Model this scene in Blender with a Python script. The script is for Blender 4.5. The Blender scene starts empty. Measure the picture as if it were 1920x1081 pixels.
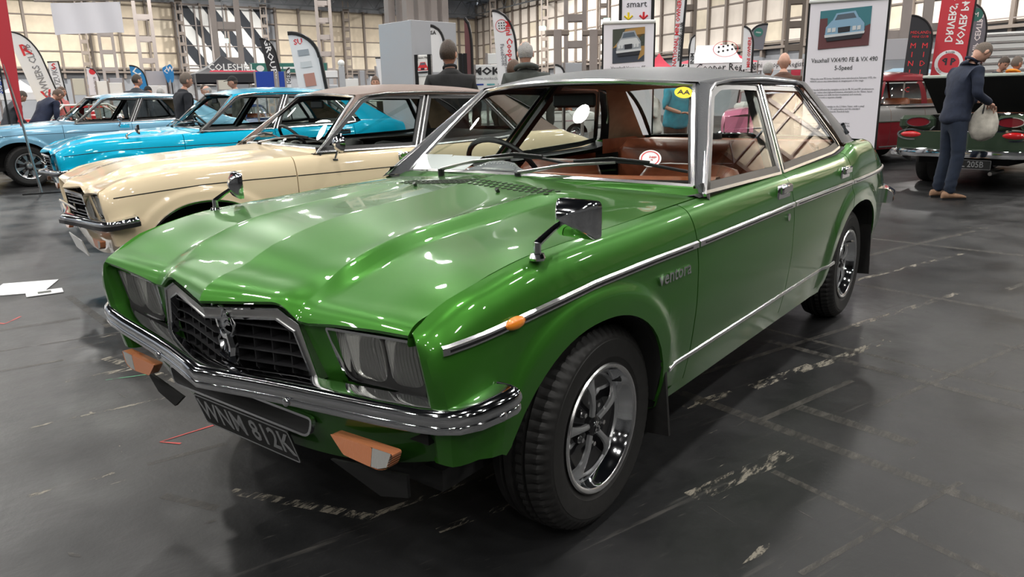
import bpy, bmesh, math, random
from mathutils import Vector, Matrix
import numpy as np
random.seed(7)
PI = math.pi
C = bpy.context.scene.collection
R_ = math.radians

# ------------------------------------------------------------------ camera
def make_camera():
    yaw, pitch, roll, f = R_(37.82), R_(-14.2), R_(-1.07), 1397.0
    F = Vector((math.cos(pitch) * math.cos(yaw), math.cos(pitch) * math.sin(yaw), math.sin(pitch)))
    Rt = Vector((math.sin(yaw), -math.cos(yaw), 0)); U = Rt.cross(F)
    R2 = Rt * math.cos(roll) + U * math.sin(roll)
    U2 = -Rt * math.sin(roll) + U * math.cos(roll)
    cd = bpy.data.cameras.new('camera'); co = bpy.data.objects.new('camera', cd); C.objects.link(co)
    m = Matrix((R2, U2, -F)).transposed().to_4x4(); m.translation = (-1.740, -1.820, 1.243)
    co.matrix_world = m
    cd.sensor_width = 36; cd.lens = f * 36 / 1920; cd.clip_end = 400; cd.clip_start = .05
    bpy.context.scene.camera = co
make_camera()

# ------------------------------------------------------------------ world, exposure, lights
w = bpy.data.worlds.new('hall_air'); bpy.context.scene.world = w; w.use_nodes = True
w.node_tree.nodes['Background'].inputs[0].default_value = (.86, .92, 1.0, 1)
w.node_tree.nodes['Background'].inputs[1].default_value = 0.30
vs = bpy.context.scene.view_settings
vs.view_transform = 'Standard'; vs.look = 'None'; vs.gamma = 1; vs.use_curve_mapping = False
vs.exposure = 0.35
LAMP_Z = 10.6
LAMPS = [(x, y, 190) for x in (-17, -11, -5, 1, 7, 13, 20) for y in (-14, -8, -2, 4, 10, 16)] + [(x, 23, 420) for x in (-12, -2, 8, 18)] + \
        [(x, y, 1500) for x, y in ((33, -6), (33, 5), (34, 16), (38, 27), (28, 28), (46, 32), (48, 42), (38, 42), (28, 40), (16, 31), (34, 50), (18, 42), (22, 54), (8, 48), (6, 35), (8, 60), (-6, 48))]
def hall_lights():
    for i, (x, y, e) in enumerate(LAMPS):
        ld = bpy.data.lights.new('high_bay_light', 'AREA'); ld.shape = 'ELLIPSE'
        ld.size = .9; ld.size_y = .6; ld.energy = e; ld.color = (1.0, .975, .93)
        lo = bpy.data.objects.new('high_bay_light', ld); C.objects.link(lo)
        lo.location = (x + (.6 if i % 2 else -.5), y, LAMP_Z - .12)
        lo.rotation_euler = (0, 0, R_(20 if i % 3 else 70))
hall_lights()

# ------------------------------------------------------------------ materials
def mat(name, col, rough=.5, metal=0.0, **k):
    m = bpy.data.materials.new(name); m.use_nodes = True
    b = m.node_tree.nodes['Principled BSDF']
    b.inputs['Base Color'].default_value = (*col, 1); b.inputs['Roughness'].default_value = rough
    b.inputs['Metallic'].default_value = metal
    for kk, v in k.items():
        b.inputs[kk.replace('_', ' ')].default_value = v
    return m
def nodes(m): return m.node_tree.nodes, m.node_tree.links, m.node_tree.nodes['Principled BSDF']
def varied(m, scale=8, amt=.15, bump=0, rough=0, detail=4, coord='Object'):
    """fine colour mottling and relief on top of a plain material"""
    N, L, b = nodes(m)
    tc = N.new('ShaderNodeTexCoord'); nz = N.new('ShaderNodeTexNoise')
    nz.inputs['Scale'].default_value = scale; nz.inputs['Detail'].default_value = detail
    L.new(tc.outputs[coord], nz.inputs['Vector'])
    if amt:
        c = b.inputs['Base Color'].default_value[:3]
        r = N.new('ShaderNodeValToRGB')
        r.color_ramp.elements[0].position = .3; r.color_ramp.elements[1].position = .7
        r.color_ramp.elements[0].color = (*[x * (1 - amt) for x in c], 1)
        r.color_ramp.elements[1].color = (*[min(1, x * (1 + amt)) for x in c], 1)
        L.new(nz.outputs['Fac'], r.inputs['Fac']); L.new(r.outputs['Color'], b.inputs['Base Color'])
    if bump:
        bp = N.new('ShaderNodeBump'); bp.inputs['Strength'].default_value = bump; bp.inputs['Distance'].default_value = .01
        L.new(nz.outputs['Fac'], bp.inputs['Height']); L.new(bp.outputs['Normal'], b.inputs['Normal'])
    if rough:
        mr = N.new('ShaderNodeMapRange'); r0 = b.inputs['Roughness'].default_value
        mr.inputs['To Min'].default_value = max(.02, r0 - rough); mr.inputs['To Max'].default_value = r0 + rough
        L.new(nz.outputs['Fac'], mr.inputs['Value']); L.new(mr.outputs['Result'], b.inputs['Roughness'])
    return m
def paint(name, col, metal=0.0, rough=.35, coat=1.0):
    m = mat(name, col, rough, metal, Coat_Weight=coat, Coat_Roughness=.03, Specular_IOR_Level=.12, Coat_IOR=1.42)
    N, L, b = nodes(m)
    tc = N.new('ShaderNodeTexCoord'); nz = N.new('ShaderNodeTexNoise'); nz.inputs['Scale'].default_value = 4
    L.new(tc.outputs['Object'], nz.inputs['Vector'])
    bp = N.new('ShaderNodeBump'); bp.inputs['Strength'].default_value = .02; bp.inputs['Distance'].default_value = .02
    L.new(nz.outputs['Fac'], bp.inputs['Height']); L.new(bp.outputs['Normal'], b.inputs['Coat Normal'])
    return m
def glass(name, tint=(.86, .9, .88), rough=.0, haze=0.0, ior=1.5):
    """clear pane: see-through with a Schlick mirror reflection, the same from both sides"""
    m = bpy.data.materials.new(name); m.use_nodes = True
    N, L = m.node_tree.nodes, m.node_tree.links; N.clear()
    o = N.new('ShaderNodeOutputMaterial'); mx = N.new('ShaderNodeMixShader'); tr = N.new('ShaderNodeBsdfTransparent')
    gl = N.new('ShaderNodeBsdfGlossy'); lw = N.new('ShaderNodeLayerWeight'); lw.inputs['Blend'].default_value = .5
    p = N.new('ShaderNodeMath'); p.operation = 'POWER'; L.new(lw.outputs['Facing'], p.inputs[0]); p.inputs[1].default_value = 4.5
    a = N.new('ShaderNodeMath'); a.operation = 'MULTIPLY_ADD'; L.new(p.outputs[0], a.inputs[0]); a.inputs[1].default_value = .85; a.inputs[2].default_value = .07
    gl.inputs['Roughness'].default_value = rough; tr.inputs['Color'].default_value = (*tint, 1)
    L.new(a.outputs[0], mx.inputs[0]); L.new(tr.outputs[0], mx.inputs[1]); L.new(gl.outputs[0], mx.inputs[2])
    if haze:
        df = N.new('ShaderNodeBsdfTranslucent'); df.inputs['Color'].default_value = (.9, .9, .88, 1); d2 = N.new('ShaderNodeBsdfDiffuse'); d2.inputs['Color'].default_value = (.9, .9, .88, 1)
        ad = N.new('ShaderNodeMixShader'); L.new(df.outputs[0], ad.inputs[1]); L.new(d2.outputs[0], ad.inputs[2]); m2 = N.new('ShaderNodeMixShader'); m2.inputs[0].default_value = haze
        L.new(mx.outputs[0], m2.inputs[1]); L.new(ad.outputs[0], m2.inputs[2]); L.new(m2.outputs[0], o.inputs[0])
    else: L.new(mx.outputs[0], o.inputs[0])
    return m
def emis(name, col, s):
    m = mat(name, col, .5); b = m.node_tree.nodes['Principled BSDF']
    b.inputs['Emission Color'].default_value = (*col, 1); b.inputs['Emission Strength'].default_value = s
    return m
M = {}
M['green'] = paint('metallic_green_paint', (.042, .175, .020), .58, .36)
M['vinyl'] = varied(mat('black_vinyl', (.045, .048, .056), .48), 300, .1, .25)
M['brown_vinyl'] = varied(mat('brown_vinyl', (.16, .105, .085), .5), 300, .1, .25)
M['chrome'] = mat('chrome', (.82, .83, .85), .06, 1.0)
M['bright_trim'] = mat('bright_trim', (.86, .86, .87), .22, 1.0)
M['satin'] = mat('satin_steel', (.62, .61, .60), .28, 1.0)
M['silver'] = mat('silver_wheel_paint', (.55, .56, .57), .3, .8)
M['rubber'] = varied(mat('tyre_rubber', (.013, .0125, .012), .6), 40, .25, .05)
M['black'] = mat('black_trim', (.012, .012, .013), .35)
M['gloss_black'] = mat('gloss_black', (.01, .01, .011), .12, 0, Coat_Weight=.6)
M['matt_black'] = mat('matt_black', (.012, .012, .012), .8)
M['seal'] = mat('rubber_seal', (.014, .014, .015), .45)
M['glass'] = glass('window_glass'); M['glass_clear'] = glass('clear_glass', (.95, .96, .96))
M['brown'] = varied(mat('brown_seat_vinyl', (.30, .085, .04), .32), 30, .12, .05)
M['tan'] = varied(mat('tan_headlining', (.42, .30, .20), .7), 20, .1)
M['dash'] = mat('black_dash_vinyl', (.02, .02, .022), .38)
M['dash_brown'] = mat('brown_dash_roll', (.36, .10, .035), .35)
M['amber'] = mat('amber_lens', (.85, .25, .02), .15, 0, Coat_Weight=1.0)
M['orange_lens'] = mat('orange_ribbed_lens', (.70, .26, .12), .2, 0, Coat_Weight=1.0)
M['white_lens'] = mat('clear_ribbed_lens', (.75, .75, .72), .12, .5, Coat_Weight=1.0)
M['red_lens'] = mat('red_lens', (.55, .01, .012), .15, 0, Coat_Weight=1.0)
M['reflector'] = mat('lamp_reflector', (.95, .95, .93), .22, .6)
M['white'] = mat('white_gloss', (.80, .80, .79), .4)
M['paper'] = mat('white_paper', (.82, .82, .84), .7)
M['print_grey'] = mat('grey_print', (.25, .25, .27), .7)
M['print_black'] = mat('black_print', (.02, .02, .022), .6)
M['yellow'] = mat('yellow_print', (.85, .65, .02), .5)
M['red_print'] = mat('red_print', (.65, .03, .04), .6)
M['seat_black'] = varied(mat('black_seat_cloth', (.03, .03, .03), .6), 60, .4)
def ribbed(base, name, scale=400):
    m = M[base].copy(); m.name = name
    N, L, b = nodes(m)
    tc = N.new('ShaderNodeTexCoord'); wv = N.new('ShaderNodeTexWave'); wv.bands_direction = 'Y'
    wv.inputs['Scale'].default_value = scale; L.new(tc.outputs['Object'], wv.inputs['Vector'])
    bp = N.new('ShaderNodeBump'); bp.inputs['Strength'].default_value = .5; bp.inputs['Distance'].default_value = .003
    L.new(wv.outputs['Fac'], bp.inputs['Height']); L.new(bp.outputs['Normal'], b.inputs['Normal']); return m
M['lens_ribbed'] = None

# ------------------------------------------------------------------ mesh helpers
class B:
    def __init__(s): s.v = []; s.f = []
    def pts(s, P): i = len(s.v); s.v += [tuple(p) for p in P]; return i
    def grid(s, rows, close=False):
        n = len(rows[0]); i = len(s.v)
        for r in rows: s.v += [tuple(p) for p in r]
        for a in range(len(rows) - 1):
            for b in range(n if close else n - 1):
                c = (b + 1) % n
                s.f.append((i + a * n + b, i + a * n + c, i + (a + 1) * n + c, i + (a + 1) * n + b))
        return s
    def poly(s, P): i = s.pts(P); s.f.append(tuple(range(i, i + len(P)))); return s
    def prism(s, P, vec):
        n = len(P); i = s.pts(P); j = s.pts([Vector(p) + Vector(vec) for p in P])
        s.f.append(tuple(range(i, i + n))); s.f.append(tuple(range(j + n - 1, j - 1, -1)))
        for a in range(n): b = (a + 1) % n; s.f.append((i + a, j + a, j + b, i + b))
        return s
    def box(s, c, d, rz=0, rot=None, bev=0):
        hx, hy, hz = d[0] / 2, d[1] / 2, d[2] / 2
        m = rot if rot is not None else Matrix.Rotation(rz, 3, 'Z')
        c = Vector(c)
        if bev:
            b = min(bev, hx * .95, hy * .95, hz * .95); i = len(s.v); idx = {}
            for sx in (-1, 1):
                for sy in (-1, 1):
                    for sz in (-1, 1):
                        for a in range(3):
                            q = [sx * (hx - b), sy * (hy - b), sz * (hz - b)]; q[a] += b * (sx, sy, sz)[a]
                            idx[sx, sy, sz, a] = len(s.v); s.v.append(tuple(c + m @ Vector(q)))
            for sx in (-1, 1):
                s.f.append(tuple(idx[sx, y, z, 0] for y, z in ((-1, -1), (1, -1), (1, 1), (-1, 1))))
                s.f.append(tuple(idx[x, sx, z, 1] for x, z in ((-1, -1), (1, -1), (1, 1), (-1, 1))))
                s.f.append(tuple(idx[x, y, sx, 2] for x, y in ((-1, -1), (1, -1), (1, 1), (-1, 1))))
                for sy in (-1, 1):
                    s.f.append((idx[sx, sy, -1, 0], idx[sx, sy, 1, 0], idx[sx, sy, 1, 1], idx[sx, sy, -1, 1]))
                    s.f.append((idx[sx, -1, sy, 0], idx[sx, 1, sy, 0], idx[sx, 1, sy, 2], idx[sx, -1, sy, 2]))
                    s.f.append((idx[-1, sx, sy, 1], idx[1, sx, sy, 1], idx[1, sx, sy, 2], idx[-1, sx, sy, 2]))
                    for sz in (-1, 1): s.f.append((idx[sx, sy, sz, 0], idx[sx, sy, sz, 1], idx[sx, sy, sz, 2]))
            return s
        P = [c + m @ Vector((x * hx, y * hy, z * hz)) for x in (-1, 1) for y in (-1, 1) for z in (-1, 1)]
        i = s.pts(P)
        for q in ((0, 1, 3, 2), (4, 6, 7, 5), (0, 4, 5, 1), (2, 3, 7, 6), (0, 2, 6, 4), (1, 5, 7, 3)):
            s.f.append(tuple(i + k for k in q))
        return s
    def tube(s, P, r, n=8, caps=True, squash=1.0, up=(0, 0, 1)):
        P = [Vector(p) for p in P]; rr = r if isinstance(r, (list, tuple)) else [r] * len(P)
        rows = []
        for k, p in enumerate(P):
            t = (P[min(k + 1, len(P) - 1)] - P[max(k - 1, 0)]).normalized()
            u = Vector(up); u = u - t * u.dot(t)
            if u.length < 1e-3: u = Vector((1, 0, 0)) - t * t.x
            u.normalize(); v = t.cross(u)
            rows.append([p + u * math.cos(a) * rr[k] * squash + v * math.sin(a) * rr[k] for a in [2 * PI * q / n for q in range(n)]])
        i = len(s.v); s.grid(rows, True)
        if caps:
            s.f.append(tuple(range(i + n - 1, i - 1, -1))); j = i + (len(P) - 1) * n; s.f.append(tuple(range(j, j + n)))
        return s
    def cyl(s, a, b, r, n=12, r2=None): return s.tube([a, b], [r, r if r2 is None else r2], n)
    def lathe(s, prof, c=(0, 0, 0), axis='Y', n=32, rf=None):
        """prof: (radius, offset along axis)"""
        c = Vector(c); rows = []
        for k, (r, h) in enumerate(prof):
            row = []
            for q in range(n):
                a = 2 * PI * q / n; rr = r if rf is None else rf(k, q, r)
                ca, sa = math.cos(a) * rr, math.sin(a) * rr
                row.append(c + Vector({'Y': (ca, h, sa), 'Z': (ca, sa, h), 'X': (h, ca, sa)}[axis]))
            rows.append(row)
        return s.grid(rows, True)
    def ball(s, c, r, n=12, m=8, rot=None):
        r = (r, r, r) if not isinstance(r, (tuple, list)) else r; c = Vector(c); rows = []
        for a in range(m + 1):
            t = PI * a / m; t = min(max(t, .02), PI - .02)
            row = []
            for b in range(n):
                p = Vector((r[0] * math.sin(t) * math.cos(2 * PI * b / n), r[1] * math.sin(t) * math.sin(2 * PI * b / n), r[2] * math.cos(t)))
                row.append(c + (rot @ p if rot is not None else p))
            rows.append(row)
        return s.grid(rows, True)
    def sweep(s, path, prof, frame=None, closed_prof=True, caps=True):
        """prof (a,b) placed at each path point: a along the outward side vector, b along z"""
        P = [Vector(p) for p in path]; rows = []
        for k, p in enumerate(P):
            t = (P[min(k + 1, len(P) - 1)] - P[max(k - 1, 0)]); t.z = 0; t.normalize()
            o = Vector((t.y, -t.x, 0))
            sc = 1.0
            if 0 < k < len(P) - 1:
                t1 = (P[k] - P[k - 1]).normalized(); sc = 1 / max(.5, abs(t1.dot(t)))
            rows.append([p + o * a * sc + Vector((0, 0, b)) for a, b in prof])
        i = len(s.v); n = len(prof); s.grid(rows, closed_prof)
        if caps and closed_prof:
            s.f.append(tuple(range(i, i + n))); j = i + (len(P) - 1) * n; s.f.append(tuple(range(j, j + n)))
        return s
    def strip(s, path, nrm, w, t, up=None):
        """flat trim following path, width w across, thickness t along nrm(k)"""
        P = [Vector(p) for p in path]; rows = []
        for k, p in enumerate(P):
            tt = (P[min(k + 1, len(P) - 1)] - P[max(k - 1, 0)]).normalized()
            n = Vector(nrm(k) if callable(nrm) else nrm); n = (n - tt * n.dot(tt)).normalized(); c = tt.cross(n)
            rows.append([p - c * w / 2, p - c * w * .32 + n * t, p + c * w * .32 + n * t, p + c * w / 2])
        i = len(s.v); s.grid(rows); m = len(P) - 1
        s.f.append((i, i + 1, i + 2, i + 3)); s.f.append(tuple(i + m * 4 + q for q in (0, 1, 2, 3)))
        return s
    def xf(s, m, i0=0):
        for k in range(i0, len(s.v)): s.v[k] = tuple(m @ Vector(s.v[k]))
        return s
    def mir(s):
        o = B(); o.v = [(x, -y, z) for x, y, z in s.v]; o.f = [tuple(reversed(q)) for q in s.f]; return o
    def add(s, o): n = len(s.v); s.v += o.v; s.f += [tuple(i + n for i in q) for q in o.f]; return s
    def mesh(s, name, ma, angle=35):
        me = bpy.data.meshes.new(name); me.from_pydata(s.v, [], s.f)
        bm = bmesh.new(); bm.from_mesh(me); bmesh.ops.remove_doubles(bm, verts=bm.verts, dist=1e-5)
        bmesh.ops.recalc_face_normals(bm, faces=bm.faces); bm.to_mesh(me); bm.free()
        if angle:
            me.polygons.foreach_set('use_smooth', [True] * len(me.polygons)); me.set_sharp_from_angle(angle=R_(angle))
        if ma is not None: me.materials.append(M[ma] if isinstance(ma, str) else ma)
        return me
    def build(s, name, ma, parent=None, angle=35, label=None):
        o = bpy.data.objects.new(name, s.mesh(name, ma, angle)); C.objects.link(o)
        if parent is not None: o.parent = parent
        if label: o['label'] = label
        return o
def tag(o, label=None, cat=None, group=None, kind=None):
    if label: o['label'] = label
    if cat: o['category'] = cat
    if group: o['group'] = group
    if kind: o['kind'] = kind
    return o
def empty(name, loc=(0, 0, 0), rz=0, label=None, cat=None, group=None):
    o = bpy.data.objects.new(name, None); C.objects.link(o); o.location = loc; o.rotation_euler = (0, 0, rz)
    o.empty_display_size = .1
    return tag(o, label, cat, group)
def kids(o): return [c for c in bpy.data.objects if c.parent == o]
def copy_tree(o, parent=None):
    c = o.copy(); C.objects.link(c); c.parent = parent
    for ch in kids(o): copy_tree(ch, c)
    return c
_fonts = {}
def text_vf(s, size=1.0, extrude=0.0, align='CENTER', bold=0.0, sx=1.0, spacing=1.0, res=3):
    cu = bpy.data.curves.new('t', 'FONT'); cu.body = s; cu.size = size; cu.extrude = extrude
    cu.align_x = align; cu.align_y = 'CENTER'; cu.offset = bold; cu.resolution_u = res; cu.space_character = spacing
    ob = bpy.data.objects.new('t', cu); C.objects.link(ob)
    dg = bpy.context.evaluated_depsgraph_get(); ev = ob.evaluated_get(dg); me = ev.to_mesh()
    v = [(p.co.x * sx, p.co.y, p.co.z) for p in me.vertices]; f = [tuple(p.vertices) for p in me.polygons]
    ev.to_mesh_clear(); bpy.data.objects.remove(ob); bpy.data.curves.remove(cu)
    b = B(); b.v = v; b.f = f; return b
def text_at(s, origin, xdir, ydir, size, ma, parent=None, name='lettering', align='CENTER', bold=0, extrude=.0008, sx=1.0, off=.002, spacing=1.0, res=2):
    b = text_vf(s, size, extrude, align, bold, sx, spacing, res)
    X = Vector(xdir).normalized(); Y = Vector(ydir); Y = (Y - X * Y.dot(X)).normalized(); Z = X.cross(Y)
    o = Vector(origin)
    b.v = [tuple(o + X * p[0] + Y * p[1] + Z * (p[2] + off)) for p in b.v]
    return b.build(name, ma, parent, 0) if name else b
def interp(keys, x):
    """smooth monotone interpolation through (x, value) keys"""
    n = len(keys)
    if x <= keys[0][0]: return keys[0][1]
    if x >= keys[-1][0]: return keys[-1][1]
    d = [(keys[i + 1][1] - keys[i][1]) / (keys[i + 1][0] - keys[i][0]) for i in range(n - 1)]
    def m(i):
        if i == 0: return d[0]
        if i == n - 1: return d[-1]
        return 0 if d[i - 1] * d[i] <= 0 else 2 * d[i - 1] * d[i] / (d[i - 1] + d[i])
    for i in range(n - 1):
        if x <= keys[i + 1][0]:
            h = keys[i + 1][0] - keys[i][0]; t = (x - keys[i][0]) / h
            return ((2 * t ** 3 - 3 * t * t + 1) * keys[i][1] + (t ** 3 - 2 * t * t + t) * h * m(i)
                    + (-2 * t ** 3 + 3 * t * t) * keys[i + 1][1] + (t ** 3 - t * t) * h * m(i + 1))
def lin(keys, x):
    if x <= keys[0][0]: return keys[0][1]
    for (a, va), (b, vb) in zip(keys, keys[1:]):
        if x <= b: return va + (vb - va) * (x - a) / (b - a)
    return keys[-1][1]
def sst(a, b, x): t = min(1, max(0, (x - a) / (b - a))); return t * t * (3 - 2 * t)
def frange(a, b, n): return [a + (b - a) * i / n for i in range(n + 1)]
# ------------------------------------------------------------------ saloon car builder
FE = dict(
    W=[(-.70, .783), (-.5, .815), (0, .838), (.6, .85), (2.4, .85), (3.0, .838), (3.45, .795)],
    Zt=[(-.69, .758), (-.6, .80), (-.5, .83), (-.26, .869), (.14, .887), (.64, .905), (1.44, .922), (2.36, .94), (2.47, .958),
        (2.58, .986), (2.95, .99), (3.05, .96), (3.2, .925), (3.33, .885), (3.44, .83)],
    arches=[(-.09, .27, .40, .40, 2.2), (2.60, .27, .47, .41, 2.4)],
    bot=[(-.70, .44), (-.5, .44), (-.465, .42), (-.44, .30), (0, .29), (2.9, .30), (3.1, .32), (3.45, .46)],
    door=[.505, 1.475, 2.42], rear=3.44, wheels=[.0, 2.667], wheel_y=.70, strip_z=[(-.66, .720), (-.5, .736), (-.33, .751), (-.1, .768), (.2, .776), (.6, .780), (1.4, .792), (2.4, .797), (3.44, .805)],
    sill_z=.40)
def arch_z(P, x):
    z = None
    for cx, cz, a, b, p in P['arches']:
        u = abs(x - cx) / a
        if u < 1:
            z = cz + b * (1 - u ** p) ** (1 / p)
    return z
def botz(P, x):
    z = lin(P['bot'], x); a = arch_z(P, x)
    return z if a is None else max(a, z)
def flare(P, x, z):
    f = 0
    for cx, cz, a, b, p in P['arches']:
        q = ((abs(x - cx) / a) ** p + (max(0, z - cz) / b) ** p) ** (1 / p)
        f = max(f, P.get('flare', .013) * (1 - sst(1.14, 1.24, q)) * sst(.24, .36, z))
    return f
def ysurf(P, x, z):
    d = interp(P['Zt'], x) - z
    top = interp(P.get('shoulder', [(0, .085), (.012, .056), (.035, .036), (.07, .020), (.12, .008), (.2, 0)]), d)
    low = interp([(.2, .075), (.32, .038), (.45, .014), (.62, 0), (.8, 0)], z)
    return interp(P['W'], x) - top - low + flare(P, x, z) * (1 if d > .12 else 0.0 if d < .05 else (d - .05) / .07)
def cols(P, x0, x1, step=.035):
    xs = set(round(v, 4) for v in frange(x0, x1, max(2, int((x1 - x0) / step))))
    for cx, cz, a, b, p in P['arches']:
        for t in (-1, 1):
            for e in (.0, .002, .006, .014, .03):
                v = cx + t * (a - e)
                if x0 < v < x1: xs.add(round(v, 4))
            v = cx + t * (a + .002)
            if x0 < v < x1: xs.add(round(v, 4))
    xs = sorted(xs); out = [xs[0]]
    for v in xs[1:]:
        if v - out[-1] > .0012: out.append(v)
    out[-1] = x1
    return out
def tz(n):  # row distribution, finer near the top
    return [1 - (1 - i / n) ** 1.7 for i in range(n + 1)]
def side_panel(P, x0, x1, s=1, off=0.0, rows=26, ret=.022, zmin=None, ztop=None, cap=None):
    """body side skin between x0 and x1, with its edges turned inwards"""
    b = B(); R = []
    for x in cols(P, x0, x1):
        z0 = botz(P, x); z1 = interp(P['Zt'], x)
        if zmin is not None: z0 = max(z0, zmin)
        if z0 > z1 - .02: z0 = z1 - .02
        R.append([(x, s * (ysurf(P, x, z0 + (z1 - z0) * t) + off), z0 + (z1 - z0) * t) for t in tz(rows)])
    if cap: R = cap(R, s) + R
    if ret:
        R = [[(p[0], p[1] - s * ret, p[2]) for p in R[0]]] + R + [[(p[0], p[1] - s * ret, p[2]) for p in R[-1]]]
        R = [[(r[0][0], r[0][1] - s * .009, r[0][2])] + r + [(r[-1][0], r[-1][1] - s * .012, r[-1][2] - .018)] for r in R]
    return b.grid(R)
def gy(z): return .775 - .545 * (z - .92)
def ring(b, outer, inner, pos, depth):
    """frame between two outlines (lists of 2-D points), pos maps 2-D + outward offset to 3-D"""
    n = len(outer); rows = [[pos(p, 0) for p in outer], [pos(p, depth) for p in outer], [pos(p, depth) for p in inner], [pos(p, 0) for p in inner]]
    i = len(b.v)
    for r in rows: b.v += [tuple(q) for q in r]
    for k in range(3):
        for a in range(n):
            c = (a + 1) % n; b.f.append((i + k * n + a, i + k * n + c, i + (k + 1) * n + c, i + (k + 1) * n + a))
    return b
def inset(poly, d):
    n = len(poly); A = sum(poly[i][0] * poly[(i + 1) % n][1] - poly[(i + 1) % n][0] * poly[i][1] for i in range(n)); sg = 1 if A > 0 else -1
    out = []
    for i in range(n):
        p0, p1, p2 = poly[i - 1], poly[i], poly[(i + 1) % n]
        e1 = Vector((p1[0] - p0[0], p1[1] - p0[1])).normalized(); e2 = Vector((p2[0] - p1[0], p2[1] - p1[1])).normalized()
        n1 = Vector((-e1.y, e1.x)) * sg; n2 = Vector((-e2.y, e2.x)) * sg
        m = (n1 + n2); m = m / max(.35, (1 + n1.dot(n2)))
        out.append((p1[0] + m.x * d, p1[1] + m.y * d))
    return out
def rounded(poly, r, n=4):
    out = []; N = len(poly); r = r if isinstance(r, (list, tuple)) else [r] * N
    for i in range(N):
        p0, p1, p2 = Vector(poly[i - 1]), Vector(poly[i]), Vector(poly[(i + 1) % N])
        a = p1 + (p0 - p1).normalized() * r[i]; c = p1 + (p2 - p1).normalized() * r[i]
        if r[i] < 1e-4: out.append(tuple(p1)); continue
        for k in range(n + 1):
            t = k / n; q = a * (1 - t) ** 2 + p1 * 2 * t * (1 - t) + c * t * t; out.append(tuple(q))
    return out

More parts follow.
